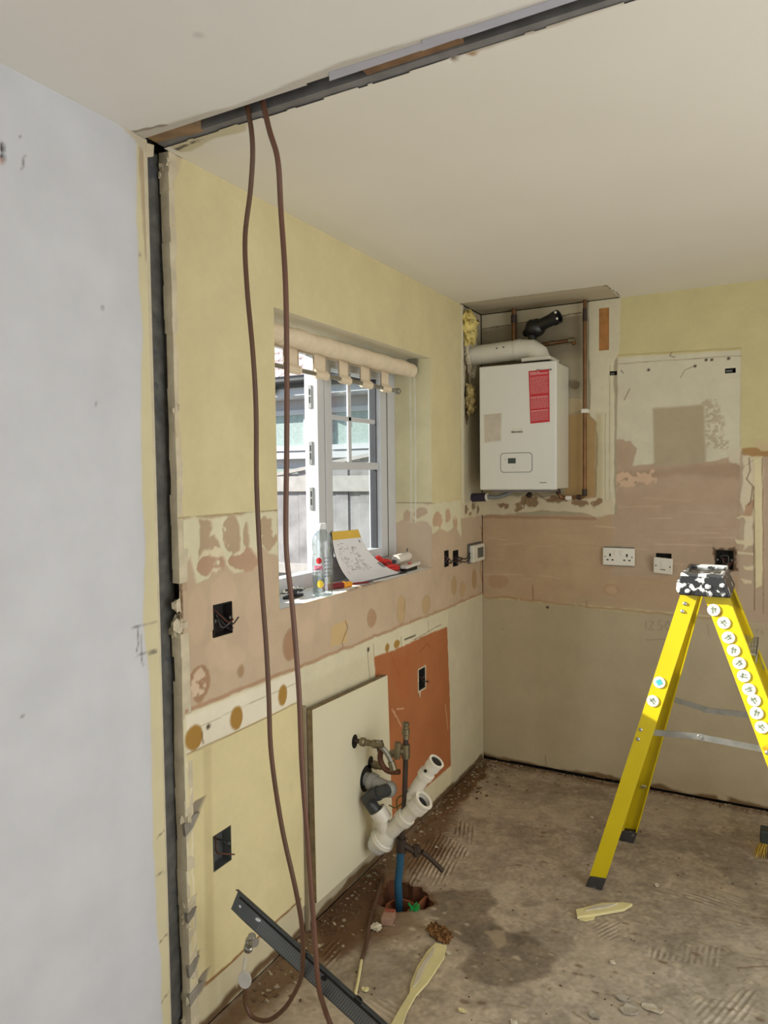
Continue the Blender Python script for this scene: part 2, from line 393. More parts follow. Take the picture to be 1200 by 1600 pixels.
cv.poly([(-1.70, .85), (-1.20, .85), (-1.19, -.01), (-1.70, -.01)], (214, 205, 176), px=False, wa=.004, soft=.01)
cv.poly([(-.47, .90), (.01, .905), (.01, -.01), (-.47, -.01)], (212, 203, 176), px=False, wa=.004, soft=.006)
for u, v, ru, rv in ((303, 1152, .034, .036), (369, 1122, .029, .036), (441, 1086, .024, .034), (620, 1006, .028, .018), (605, 1012, .018, .018)):
    cv.oval(u, v, ru, rv, (170, 132, 66), wa=.003, wf=30, dh=.002, holes=-.1, hf=60)
cv.oval(325, 1135, .007, .008, (90, 74, 52), dh=-.003)
cv.line([(315, 1143), (318, 1162)], .005, (120, 96, 60), dh=-.002); cv.line([(632, 1000), (650, 992)], .006, (60, 50, 40), wa=.004)
for u0, v0, u1, v1 in ((574, 1012, 578, 1060), (584, 1006, 586, 1042), (669, 968, 670, 988), (627, 995, 628, 1010), (647, 1000, 690, 975)):
    cv.line([(u0, v0), (u1, v1)], .0035, (140, 124, 92))
cv.oval(576, 1015, .008, .010, (60, 50, 36))
cv.poly([(318, 1170), (330, 1165), (336, 1560), (322, 1570)], (196, 180, 134), wa=.001, al=.5, soft=.006)
# orange paint
cv.poly([(585, 1026), (600, 1021), (625, 1012), (650, 1000), (676, 988), (699, 979), (703, 1090), (704, 1150), (705, 1228), (640, 1262), (606, 1285), (590, 1130)], (178, 112, 70), wa=.005, wf=26, dh=.0006)
orange = (cv.a > -1.2) & (cv.a < -.46) & (cv.b < .83); cv.noise(6, .10, 31, mask=orange)
cv.poly([(610, 1030), (640, 1020), (640, 1090), (625, 1090)], (176, 100, 58), wa=.02, soft=.02, al=.45)
for q in ([(612, 1108), (620, 1120), (627, 1135)], [(616, 1110), (618, 1120)], [(620, 1108), (631, 1107)], [(653, 1088), (658, 1080)], [(696, 1100), (700, 1140)], [(655, 1020), (668, 1005), (672, 1012)]):
    cv.line(q, .004, (232, 190, 150) if q[0][0] < 650 or q[0][0] > 690 else (150, 84, 50))
cv.line([(610, 1020), (625, 1060)], .005, (160, 90, 50), al=.6); cv.line([(660, 1010), (655, 1075)], .005, (160, 90, 50), al=.6)
# skirting scar at the foot
cv.poly([(-2.245, .115), (-1.72, .12), (-1.72, -.01), (-2.245, -.01)], (206, 196, 164), px=False, wa=.004, dh=-.002)
cv.line([(-2.24, .118), (-1.72, .122)], .010, (150, 112, 70), px=False, wa=.005, holes=-.1)
cv.poly([(-1.72, .085), (-1.09, .09), (-1.05, -.01), (-1.72, -.01)], (186, 176, 148), px=False, wa=.006, dh=-.002)
cv.poly([(-1.05, .13), (-.44, .12), (-.44, -.01), (-1.05, -.01)], (222, 212, 178), px=False, wa=.004, dh=.001)
cv.poly([(-2.24, .025), (0, .03), (0, -.01), (-2.24, -.01)], (110, 88, 62), px=False, wa=.02, wf=12, soft=.008, dh=-.002, holes=.1, hf=9)
# cupboard zone beside the boiler and the broken edge
cv.poly([(-.285, 2.41), (.01, 2.41), (.01, 1.335), (-.285, 1.335)], (188, 178, 152), px=False, wa=.003, h=-.004)
cv.poly([(-.285, 2.41), (-.25, 2.41), (-.25, 1.335), (-.285, 1.335)], (226, 218, 190), px=False, wa=.006, h=.002, wf=24)
cv.poly([(-.28, 1.42), (.0, 1.42), (.0, 1.33), (-.28, 1.33)], (216, 204, 172), px=False, wa=.02, h=0, wf=20)
for s_, t_, a_, b_ in ((-.22, 1.375, .02, .03), (-.12, 1.39, .03, .02), (-.17, 1.35, .02, .01), (-.06, 1.37, .02, .02)):
    cv.oval(s_, t_, a_, b_, (140, 118, 90), px=False, wa=.02, wf=40, dh=-.005)
for s_, t_, a_, b_ in ((-.22, 2.2, .03, .1), (-.19, 2.05, .03, .08), (-.20, 1.90, .035, .10)):
    cv.oval(s_, t_, a_, b_, (120, 104, 80), px=False, wa=.03, wf=18, dh=-.008)
cv.poly([(-.245, 1.7), (-.0, 1.7), (0, 1.42), (-.245, 1.42)], (200, 192, 168), px=False, wa=.01, soft=.06, al=.6)
cv.line([(752, 822), (756, 860), (751, 890), (758, 925)], .012, (170, 128, 92), wa=.006, holes=.1)
# bare ragged top-left corner
cv.poly([(-2.25, 2.41), (-2.19, 2.41), (-2.205, 2.37), (-2.225, 2.33), (-2.225, 2.2), (-2.232, 1.9), (-2.225, 1.45), (-2.25, 1.45)], (208, 192, 160), px=False, wa=.008, wf=16, h=-.002)
cv.line([(-2.245, .9), (-2.235, 1.05), (-2.238, 1.25), (-2.232, 1.44)], .008, (120, 96, 72), px=False, wa=.006, dh=-.003)
cv.line([(-2.240, .78), (-2.225, .75), (-2.222, .1)], .006, (236, 226, 196), px=False, wa=.006)
for (z_, l_) in ((.62, .085), (.36, .04), (.2, .05), (.12, .09)):
    cv.poly([(-2.25, z_-.03), (-2.25+l_*.6, z_-.01), (-2.25+l_, z_+.035), (-2.25+l_*.5, z_+.035), (-2.25, z_+.02)], (150, 140, 122), px=False, wa=.008, h=-.008)
# general grime specks
cv.noise(60, .03, 77)
WALL = struct(cv.build('wall_left', plasterM, holes=[(WY0, WY1, WZ0, WZ1)]+list(boxes.values())))

# left wall, lilac part in front of the slot
pl = Canvas(lines(-6.4, SLOT0, .05, [-3.3, -3.1, -2.95])if False else np.concatenate([lines(-6.4, -3.0, .1)[:-1], lines(-3.0, SLOT0, .005)]), lines(0, 2.4, .006), lambda a, b, h: (h, a, b), (209, 211, 216), pxL)
pl.noise(1.5, .02, 4)
pl.poly([(-2.325, 2.41), (-2.355, 2.41), (-2.36, 2.2), (-2.352, 1.9), (-2.365, 1.6), (-2.36, 1.4), (-2.375, 1.2), (-2.36, 1.05), (-2.362, .6), (-2.35, .3), (-2.345, 0), (-2.31, 0), (-2.31, 2.41)], (218, 209, 172), px=False, wa=.008, wf=9, h=-.001)
pl.poly([(-2.345, 2.38), (-2.322, 2.38), (-2.322, 2.1), (-2.335, 2.1)], (178, 156, 130), px=False, wa=.006, al=.8)
pl.poly([(-2.40, 2.405), (-2.31, 2.405), (-2.31, 2.36), (-2.36, 2.38)], (206, 196, 176), px=False, wa=.01)
for (u, v) in ((4, 230), (5, 246)): pl.oval(u, v, .006, .010, (70, 64, 62), h=-.006, wa=.004, wf=60)
pl.oval(3, 250, .010, .008, (196, 170, 160), wa=.006)
for q in ([(31, 212), (32, 216)], [(38, 240), (36, 255), (34, 268)], [(205, 983), (225, 975), (247, 970)], [(214, 978), (217, 1000), (214, 1018)], [(220, 992), (221, 1025), (224, 1040)], [(212, 1026), (230, 1018), (247, 1016)], [(232, 1021), (246, 1018)], [(243, 1368), (259, 1362)]):
    pl.line(q, .0035, (96, 90, 84), al=.75)
for u, v in ((150, 630), (36, 1118), (218, 395), (160, 480)): pl.oval(u, v, .003, .003, (120, 110, 104))
for z_ in (.62, .34, .18): pl.line([(-2.35, z_), (-2.32, z_+.01)], .004, (140, 130, 108), px=False)
lw = struct(pl.build('wall_left', plasterM))

# the wall's body behind both skins, round the window, and the slot
MB().box((-.3, -6.5, -.3), (-.075, WY0-.012, 2.6)).box((-.3, WY1+.012, -.3), (-.075, .3, 2.6)).box((-.3, WY0-.012, -.3), (-.075, WY1+.012, WZ0-.012)).box((-.3, WY0-.012, WZ1+.012), (-.075, WY1+.012, 2.6)).build('wall_core', blockM, WALL)
# slot: grey blockwork at the back, broken plaster on the kitchen side
random.seed(5)
zz = [0]+[i*.06+random.uniform(-.02, .02) for i in range(1, 40)]+[2.4]
b = MB()
for i in range(len(zz)-1):
    a0, a1 = random.uniform(-.004, .004), random.uniform(-.004, .004)
    dx = -.042+random.uniform(-.005, .005)
    pass
b.box((-.076, SLOT0-.03, 0), (-.042, SLOT1+.02, 2.4)).build('block', blockM, WALL)
b = MB(); 
for i in range(len(zz)-1):
    if 1.10 < zz[i] < 1.24: continue
    d = .030+random.uniform(-.003, .003)+.006*math.sin(zz[i]*3)
    b.box((-d, SLOT1+random.uniform(-.002, .0015), zz[i]-.001), (-.0012, SLOT1+.03, zz[i+1]+.001), .0012)
b.build('plaster_edge', raw, WALL)
b = MB()
for k in range(46):
    z_ = random.choice((1.74, 1.20, 1.16, 1.13, .62, .60, .36, .34, .2, .18, .12, .10, .05, 2.36))+random.uniform(-.02, .02)
    r_ = random.uniform(.004, .013)
    b.blob((-.014+random.uniform(-.02, .014), SLOT1+random.uniform(-.004, .024), z_), (r_, r_, r_*1.4), k, .5, 7, 5)
b.build('plaster_crumb', raw, WALL, kind='stuff')
b = MB()
for z_, l_, h_ in ((.60, .05, .022), (.35, .030, .015), (.20, .035, .02), (.12, .045, .02)):
    b.prism([(.002, SLOT1-.004, z_-h_), (.004, SLOT1+l_*.5, z_-h_*.2), (.003, SLOT1+l_, z_+h_*1.1), (.003, SLOT1+l_*.6, z_+h_*1.2), (.0, SLOT1-.006, z_+h_*.6)], (-.012, .002, 0))
b.build('broken_flake', mat('grey_broken_plaster', (148, 142, 130), .95, var=.3, bump=.6), WALL)
MB().box((-.06, SLOT0-.012, 0), (-.001, SLOT0, 2.395), .001).build('plaster_edge', raw, WALL)
MB().prism([(.001, SLOT0-.006, 2.39), (.001, SLOT0+.022, 2.395), (.002, SLOT0+.018, 2.365), (.001, SLOT0-.004, 2.355)], (-.006, 0, 0)).build('paper_scrap', raw, WALL)

# reveals of the window opening
def reveal_canvas(S, T, fn, base): return Canvas(S, T, fn, base, None)
r = reveal_canvas(lines(-.3, 0, .004), lines(WZ0, WZ1, .004), lambda a, b, h: (a, WY1-h, b), (224, 216, 178))
r.poly([(-.31, 1.425), (.01, 1.425), (.01, 1.1), (-.31, 1.1)], (212, 190, 164), px=False, wa=.002, h=-.001)
r.poly([(-.31, 1.425), (.01, 1.425), (.01, 1.30), (-.03, 1.33), (-.08, 1.34), (-.12, 1.36), (-.2, 1.32)], (230, 220, 186), px=False, wa=.016, wf=18, h=0)
r.oval(-.06, 1.38, .04, .02, (206, 182, 154), px=False, wa=.02, holes=.1); r.oval(-.13, 1.36, .03, .03, (206, 182, 154), px=False, wa=.02, holes=.2)
r.line([(-.3, 1.425), (0, 1.425)], .003, (150, 136, 104), px=False); r.noise(9, .05, 5); r.noise(40, .03, 6)
r.build('reveal', plasterM, WALL)
r = reveal_canvas(lines(-.3, 0, .02), lines(WZ0, WZ1, .02), lambda a, b, h: (a, WY0+h, b), (224, 216, 178)); r.build('reveal', plasterM, WALL)
r = reveal_canvas(lines(-.3, 0, .006), lines(WY0, WY1, .006), lambda a, b, h: (a, b, WZ1-h), (226, 220, 196)); r.noise(8, .04, 8); r.build('reveal', plasterM, WALL)
r = reveal_canvas(lines(-.3, 0, .004), lines(WY0, WY1, .004), lambda a, b, h: (a, b, WZ0+h), (246, 245, 240))
r.poly([(-.015, -1.38), (.01, -1.40), (.01, -1.05), (-.02, -1.10), (-.035, -1.2)], (178, 150, 122), px=False, wa=.014, wf=26, h=-.003, holes=.2, hf=40)
r.line([(-.003, -1.81), (-.003, -.645)], .006, (206, 184, 152), px=False, wa=.004); r.noise(12, .05, 9); r.build('window_sill', plasterM, WALL)

# metal back boxes and their wiring in the left wall
galv = mat('dull_galvanised', (120, 122, 120), .5, .7, var=.25, scale=30)
blackwire = mat('black_cable', (30, 28, 28), .6); redwire = mat('brown_wire', (96, 48, 34), .6); greywire = mat('grey_cable', (110, 108, 104), .6)
def back_box(name, label, cat, b4, wall='x', depth=.035, dark=False, wires=3, seed=1, group=None):
    a0, a1, z0, z1 = b4; rnd = random.Random(seed)
    f = (lambda a, d, z: (-d, a, z)) if wall == 'x' else (lambda a, d, z: (a, d, z))
    t = thing(name, label, cat, f((a0+a1)/2, 0, z0), group)
    m = voidM if dark else galv; e = .0015
    b = MB(); b.box(f(a0+e, depth-.002, z0+e), f(a1-e, depth, z1-e)); b.box(f(a0+e, .0, z0+e), f(a0+2*e, depth, z1-e)); b.box(f(a1-2*e, .0, z0+e), f(a1-e, depth, z1-e))
    b.box(f(a0+e, .0, z0+e), f(a1-e, depth, z0+2*e)); b.box(f(a0+e, .0, z1-2*e), f(a1-e, depth, z1-e)); b.build('back_box', m, t)
    ac, zc = (a0+a1)/2, (z0+z1)/2
    b = MB()
    for sg in (-1, 1): b.disc(f(ac+sg*(a1-a0)*.4, .006, zc), f(0, -1, 0) if wall == 'x' else (0, -1, 0), .005, .004, 8)
    b.each('fixing_lug', galv, t)
    for k in range(wires):
        s0 = f(ac+rnd.uniform(-.3, .3)*(a1-a0), depth-.004, zc+rnd.uniform(-.3, .35)*(z1-z0))
        pts = [s0, f(ac+rnd.uniform(-.2, .2)*(a1-a0), .012, zc+rnd.uniform(-.3, .2)*(z1-z0)), f(ac+rnd.uniform(-.1, .35)*(a1-a0), -.008, zc+rnd.uniform(-.35, .05)*(z1-z0)), f(ac+rnd.uniform(.1, .6)*(a1-a0), -.018-rnd.uniform(0, .01), zc+rnd.uniform(-.35, .05)*(z1-z0))]
        MB().tube(pts, .0022, 6, smooth=5).build('wire', (blackwire, redwire, greywire)[k % 3], t, smooth=60)
    return t
back_box('wall_box', 'open metal back box with loose wires in pink plaster left of the window', 'electrical box', boxes['upper'], dark=True, wires=4, seed=3)
back_box('wall_box', 'open galvanised back box with one short cable low in the yellow wall', 'electrical box', boxes['lower'], wires=2, seed=5)
back_box('wall_box', 'open back box with pale rim in the orange painted patch', 'electrical box', boxes['orange'], dark=True, wires=2, seed=6)
ob = boxes['orange']; b = MB()
for (p, q) in (((ob[0]-.006, ob[2]-.006), (ob[0], ob[3]+.006)), ((ob[1], ob[2]-.006), (ob[1]+.006, ob[3]+.006)), ((ob[0], ob[3]), (ob[1], ob[3]+.006)), ((ob[0], ob[2]-.006), (ob[1], ob[2]))):
    b.box((.0, p[0], p[1]), (.0025, q[0], q[1]))
b.prism([(.0015, ob[0], ob[2]-.006), (.0015, ob[0]+.02, ob[2]-.006), (.0015, ob[0]+.012, ob[2]-.035)], (.001, 0, 0)); b.build('bare_rim', raw, WALL)
back_box('wall_box', 'small dark wiring hole nearer the window, cables spilling toward the heating control', 'electrical box', boxes['j1'], dark=True, wires=5, seed=8)
back_box('wall_box', 'small dark wiring hole right beside the white heating control', 'electrical box', boxes['j2'], dark=True, wires=6, seed=9)
pale = mat('cream_plastic', (226, 222, 208), .4, var=.04)
darkscr = mat('grey_screen', (92, 94, 90), .3)
t = thing('heating_control', 'white square heating control with grey screen hanging beside the corner', 'thermostat', (.0, -.12, 1.095))
MB().box((.0, -.20, 1.10), (.028, -.04, 1.188)).build('body', pale, t, bevel=.004)
MB().box((.026, -.145, 1.118), (.0295, -.062, 1.172)).build('screen', darkscr, t, bevel=.002)
MB().box((-.001, -.215, 1.095), (.008, -.035, 1.196)).build('back_plate', galv, t)
MB().tube([(-.005, -.36, 1.15), (.02, -.30, 1.13), (.02, -.25, 1.14), (.008, -.20, 1.15)], .003, 6, smooth=5).tube([(-.005, -.37, 1.13), (.02, -.30, 1.115), (.018, -.24, 1.12), (.008, -.20, 1.13)], .003, 6, smooth=5).build('cable', blackwire, t, smooth=60)

# ------------------------------------------------------------------ far wall
hb = {'s2': (.885, .955, 1.118, 1.165), 's3': (1.148, 1.222, 1.10, 1.19), 'a1': (.666, .700, 2.03, 2.05), 'a2': (1.178, 1.222, 2.0, 2.022), 'wood': (.614, .662, 2.155, 2.36)}
pxF = lambda u, v: (WF(u, v).x, WF(u, v).z)
fv = Canvas(np.concatenate([lines(0, 1.6, .004, [v for b_ in hb.values() for v in b_[:2]])[:-1], lines(1.6, 2.9, .1)]), lines(0, 2.4, .004, [v for b_ in hb.values() for v in b_[2:]]), lambda a, b, h: (a, -h, b), (208, 198, 150), pxF)
fv.noise(1.2, .03, 13)
Pp = dict(px=False)
fv.poly([(-.01, .895), (3, .86), (3, 1.64), (-.01, 1.64)], (188, 162, 132), h=-.003, wa=.004, **Pp)
fm = (fv.b < 1.7) & (fv.b > .86); 
# old cupboard zone, whites
fv.poly([(.65, 2.115), (1.243, 2.10), (1.243, 1.55), (.65, 1.5)], (214, 208, 184), wa=.003, h=-.002, **Pp)
fv.line([(.70, 2.125), (1.243, 2.108)], .008, (190, 178, 128), wa=.002, **Pp); fv.line([(.68, 2.085), (1.243, 2.075)], .003, (150, 138, 112), **Pp)
fv.poly([(960, 695), (985, 690), (995, 700), (988, 728), (1050, 722), (1110, 722), (1138, 712), (1157, 730), (1157, 900), (955, 900)], (186, 164, 140), wa=.012, wf=14, h=-.004)
fv.poly([(958, 690), (975, 683), (985, 690), (978, 740), (958, 745)], (186, 164, 138), wa=.02, wf=25, h=-.004, holes=.25, hf=30)
fv.poly([(1020, 638), (1100, 632), (1103, 722), (1050, 728), (1022, 728)], (182, 168, 140), wa=.002, soft=.006)
fv.poly([(1100, 625), (1118, 622), (1135, 690), (1140, 700), (1105, 700)], (190, 178, 150), wa=.03, wf=30, soft=.006, holes=.5, hf=90)
fv.poly([(958, 742), (1157, 722), (1157, 748), (1050, 742), (960, 762)], (172, 148, 122), wa=.02, wf=8, soft=.012, al=.8)
fv.poly([(958, 742), (1020, 738), (1022, 752), (960, 765)], (214, 184, 156), wa=.03, wf=30, holes=.45, hf=50)
fv.poly([(960, 765), (1157, 750), (1157, 790), (960, 800)], (182, 158, 132), wa=.02, wf=6, soft=.02, al=.6)
fv.poly([(1136, 705), (1158, 698), (1157, 725), (1138, 722)], (216, 206, 180), wa=.012, wf=30, h=0)
fv.line([(1063, 590), (1070, 578), (1085, 572)], .003, (140, 126, 100)); fv.line([(984, 607), (975, 625)], .004, (130, 110, 90)); fv.line([(970, 578), (974, 583)], .004, (90, 76, 60))
for u, v in ((952, 576), (961, 575), (1013, 578), (1086, 572), (1103, 562), (1112, 562), (1138, 560)): fv.oval(u, v, .0065, .0065, (60, 50, 40), wa=.001, dh=-.004)
fv.line([(1050, 550), (1046, 556), (1054, 558)], .004, (130, 112, 84))
# boiler recess
fv.poly([(-.01, 2.41), (.70, 2.41), (.70, 1.345), (-.01, 1.335)], (172, 162, 136), wa=.004, h=-.004, **Pp)
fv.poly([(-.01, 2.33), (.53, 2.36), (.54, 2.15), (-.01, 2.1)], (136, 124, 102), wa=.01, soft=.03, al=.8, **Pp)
fv.poly([(-.01, 2.41), (.55, 2.41), (.55, 2.345), (-.01, 2.32)], (196, 186, 158), wa=.006, **Pp)
fv.line([(0.0, 2.325), (.3, 2.34), (.53, 2.352)], .006, (110, 92, 68), wa=.006, **Pp)
fv.poly([(.44, 1.85), (.58, 1.86), (.60, 1.84), (.60, 1.42), (.44, 1.40)], (180, 150, 104), wa=.008, soft=.01, **Pp)
fv.poly([(.44, 1.92), (.54, 1.92), (.54, 1.86), (.44, 1.86)], (196, 178, 142), wa=.02, **Pp)
fv.poly([(.56, 2.41), (.715, 2.41), (.71, 2.13), (.685, 2.1), (.69, 1.36), (.60, 1.36), (.605, 1.80), (.57, 1.84)], (216, 208, 180), wa=.008, wf=14, h=.001, **Pp)
fv.poly([(.60, 1.85), (.63, 1.85), (.63, 1.4), (.60, 1.4)], (186, 172, 130), wa=.004, soft=.01, al=.6, **Pp)
fv.line([(.645, 1.85), (.645, 1.37)], .003, (168, 156, 122), **Pp); fv.line([(.664, 2.08), (.668, 1.37)], .003, (176, 164, 132), **Pp)
fv.poly([(-.01, 1.44), (.60, 1.43), (.69, 1.42), (.69, 1.352), (.60, 1.335), (.45, 1.365), (.3, 1.36), (-.01, 1.335)], (212, 200, 170), wa=.01, wf=18, h=.001, **Pp)
for s_, t_, a_, b_ in ((.12, 1.39, .03, .015), (.26, 1.41, .05, .03), (.40, 1.42, .05, .02), (.52, 1.40, .05, .018), (.20, 1.38, .02, .02), (.60, 1.40, .02, .02)):
    fv.oval(s_, t_, a_, b_, (150, 124, 94), wa=.02, wf=34, dh=-.004, holes=.15, hf=50, **Pp)
fv.line([(.23, 1.37), (.24, 1.43), (.30, 1.45), (.36, 1.41), (.42, 1.43), (.5, 1.42)], .005, (120, 98, 70), **Pp)
fv.poly([(-.01, 1.335), (.60, 1.335), (.60, 1.32), (-.01, 1.32)], (160, 128, 98), wa=.004, al=.7, **Pp)
# pink details
fv.oval(778, 908, .06, .04, (178, 146, 114), wa=.01, al=.7); fv.oval(955, 922, .04, .03, (184, 152, 120), al=.8); fv.oval(955, 922, .028, .02, (198, 168, 138), al=.8)
for k in range(46):
    s0 = random.uniform(0, 1.2); t0 = random.uniform(.93, 1.5)
    if s0 < .65 and t0 > 1.32: continue
    L_ = random.uniform(.05, .28); fv.line([(s0, t0), (min(1.23, s0+L_), t0+random.uniform(-.012, .012))], random.uniform(.002, .006), random.choice(((224, 200, 172), (182, 150, 120), (216, 190, 160))), px=False, al=random.uniform(.25, .6), soft=.003)
fv.noise(4, .07, 41, (.8, 1, 1.1), mask=fm); fv.noise(18, .05, 42, mask=fm)
fv.line([(.0, .895), (.2, .893), (.5, .882), (.8, .876), (1.3, .868), (1.6, .86)], .012, (176, 142, 108), px=False, wa=.01, wf=12, al=.9, dh=.002)
fv.line([(832, 914), (833, 938)], .005, (150, 110, 80)); fv.line([(915, 938), (918, 950)], .006, (160, 120, 90))
# below
fv.poly([(-.01, .889), (.25, .886), (.5, .874), (.8, .868), (1.25, .86), (3, .855), (3, -.01), (-.01, -.01)], (186, 172, 142), wa=.006, wf=9, h=0, **Pp)
fv.poly([(.28, .88), (.53, .88), (.53, 0), (.30, 0)], (180, 167, 136), wa=.002, soft=.02, al=.7, **Pp)
fv.poly([(.53, .88), (1.6, .88), (1.6, .5), (.9, .3), (.53, 0)], (192, 180, 152), wa=.02, soft=.1, al=.6, **Pp)
fv.oval(855, 949, .007, .007, (60, 50, 40), dh=-.003); fv.oval(785, 982, .004, .004, (150, 130, 100))
fv.line([(852, 1180), (853, 1196)], .004, (140, 124, 100))
fv.poly([(.9, .10), (1.5, .16), (1.5, .02), (.8, .02)], (180, 164, 132), wa=.05, wf=8, soft=.03, al=.5, **Pp)
fv.poly([(-.01, .03), (1.6, .025), (1.6, -.01), (-.01, -.01)], (120, 96, 66), wa=.02, wf=10, soft=.006, holes=.1, hf=8, **Pp)
# right columns
fv.poly([(1.245, 1.645), (1.62, 1.66), (1.62, .86), (1.245, .86)], (190, 170, 146), wa=.004, h=-.003, **Pp)
fv.poly([(1162, 712), (1180, 708), (1182, 740), (1180, 800), (1174, 820), (1178, 850), (1162, 860), (1165, 815), (1155, 780)], (220, 208, 180), wa=.012, wf=22, h=.001)
fv.poly([(1178, 780), (1165, 790), (1160, 808), (1172, 806), (1178, 790)], (190, 158, 130), h=-.003)
for a_ in ((1150, 806, 1176, 812), (1148, 842, 1176, 852), (1150, 862, 1178, 868), (1160, 884, 1178, 892), (1155, 905, 1176, 912)):
    fv.poly([(a_[0], a_[1]), (a_[2], a_[1]+2), (a_[2], a_[3]), (a_[0]+4, a_[3]-2)], (224, 210, 176), wa=.012, wf=26, h=.001)
fv.line([(1170, 715), (1172, 735), (1166, 748), (1176, 760), (1172, 785), (1168, 790)], .004, (120, 96, 74), dh=-.003)
fv.poly([(1177, 712), (1191, 710), (1192, 800), (1190, 915), (1180, 920), (1178, 850)], (226, 214, 174), wa=.005, h=.003)
fv.line([(1178, 760), (1179, 955)], .003, (130, 104, 80)); fv.line([(1191, 715), (1193, 960)], .003, (140, 112, 88))
fv.poly([(1158, 702), (1200, 698), (1210, 712), (1175, 712), (1160, 708)], (176, 140, 92), wa=.01, h=0, holes=.1)
fv.line([(1140, 745), (1205, 700)], .001, (150, 130, 100)); fv.poly([(1180, 690), (1210, 680), (1210, 705), (1190, 705)], (210, 190, 150), wa=.02, holes=.3)
for q in ([(1009, 970), (1009, 985)], [(1015, 970), (1021, 972), (1014, 984), (1023, 984)], [(1034, 970), (1029, 970), (1029, 976), (1035, 978), (1034, 984), (1028, 984)], [(1043, 970), (1039, 978), (1043, 985), (1047, 978), (1043, 970)], [(1052, 985), (1052, 976), (1056, 976), (1056, 984), (1060, 976), (1061, 984)],
          [(1176, 984), (1172, 988), (1177, 990)], [(1182, 990), (1182, 984), (1186, 984)], [(1189, 984), (1192, 989), (1188, 990)], [(1008, 1000), (1040, 999)], [(1105, 975), (1108, 995)]):
    fv.line(q, .004, (150, 140, 118), al=.75, wa=0)
fv.poly([(1112, 858), (1150, 855), (1153, 893), (1116, 893)], (112, 90, 70), wa=.016, wf=30, dh=-.004)
fv.oval(1022, 970, .002, .002, (0, 0, 0), al=0)
fv.noise(60, .03, 78)
rs = np.random.RandomState(3)
def farkill(ca, cb): return cb < .010+.012*np.clip(fbm(ca, cb*0, 3.0, 5, 4)+.25, 0, 1)
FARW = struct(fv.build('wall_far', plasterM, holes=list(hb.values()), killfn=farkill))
MB().box((-.3, .045, -.3), (3.1, .3, 2.6)).build('wall_core', voidM, FARW)
wood = mat('raw_pine', (176, 122, 66), .8, var=.2, scale=30); 
b = MB().box((.612, .002, 2.15), (.664, .03, 2.365)); b.build('wood_batten', wood, FARW)
for k, q in (('a1', 3), ('a2', 4)):
    h4 = hb[k]; b = MB(); b.box((h4[0], .03, h4[2]), (h4[1], .034, h4[3])); b.build('anchor_hole', voidM, FARW)
    b = MB(); b.box((h4[0]+.004, .004, h4[2]+.004), (h4[1]-.012, .012, h4[3]-.006), .002); b.build('anchor_stub', galv, FARW)
back_box('wall_box', 'ragged dark socket hole full of wires behind the top of the ladder', 'electrical box', hb['s3'], wall='y', dark=True, wires=9, seed=12)

# switches and sockets
whitep = mat('white_socket_plastic', (232, 228, 214), .35, var=.03); blackp = mat('socket_slots', (24, 22, 20), .6)
t = thing('double_socket', 'white double wall socket with two rocker switches on pink plaster', 'socket', (.712, 0, 1.10))
X0, X1, Z0, Z1 = .637, .789, 1.098, 1.184
MB().box((X0, -.014, Z0), (X1, -.001, Z1)).build('face_plate', whitep, t, bevel=.004)
MB().box((X0+.004, -.003, Z0-.004), (X1-.004, .004, Z1+.004)).build('pattress', galv, t)
for cx_, rc in ((X0+.036, X0+.062), (X1-.036, X1-.062)):
    b = MB(); b.box((cx_-.004, -.0148, 1.142), (cx_+.004, -.0125, 1.156)); b.box((cx_-.017, -.0148, 1.122), (cx_-.007, -.0125, 1.128)); b.box((cx_+.007, -.0148, 1.122), (cx_+.017, -.0125, 1.128)); b.each('pin_slot', blackp, t)
    MB().box((rc-.0065, -.0172, 1.150), (rc+.0065, -.013, 1.174)).build('rocker_switch', whitep, t, bevel=.0012)
b = MB(); b.disc((X0+.012, -.0135, 1.141), (0, -1, 0), .003, .001, 8); b.disc((X1-.012, -.0135, 1.141), (0, -1, 0), .003, .001, 8); b.each('screw', blackp, t)
t = thing('fused_switch', 'white single switch plate hanging askew from its open wall box', 'switch', (.925, 0, 1.08))
b4 = hb['s2']; MB().box((b4[0], .03, b4[2]), (b4[1], .034, b4[3])).box((b4[0], 0, b4[3]-.002), (b4[1], .03, b4[3])).build('back_box', voidM, t)
ang = math.radians(4); ux = Vector((math.cos(ang), -.04, -math.sin(ang))).normalized(); uz = Vector((math.sin(ang), -.30, math.cos(ang))); uz = (uz-ux*uz.dot(ux)).normalized(); un = ux.cross(uz)*-1
un = uz.cross(ux); un = un if un.y < 0 else -un; cc = Vector((.921, -.022, 1.108))
MB().obox(cc, ux*.043, uz*.040, un*.005).build('face_plate', whitep, t, bevel=.003)
MB().obox(cc+un*.0055+uz*.010, ux*.008, uz*.013, un*.002).build('rocker_switch', whitep, t, bevel=.001)
MB().obox(cc+un*.005-uz*.018, ux*.011, uz*.0018, un*.001).disc(cc+un*.005-ux*.032, un, .0035, .001, 8).disc(cc+un*.005+ux*.032, un, .0035, .001, 8).each('screw', blackp, t)
MB().tube([(.92, .03, 1.14), (.93, .0, 1.14), (.925, -.014, 1.12)], .004, 6, smooth=4).build('cable', blackwire, t)

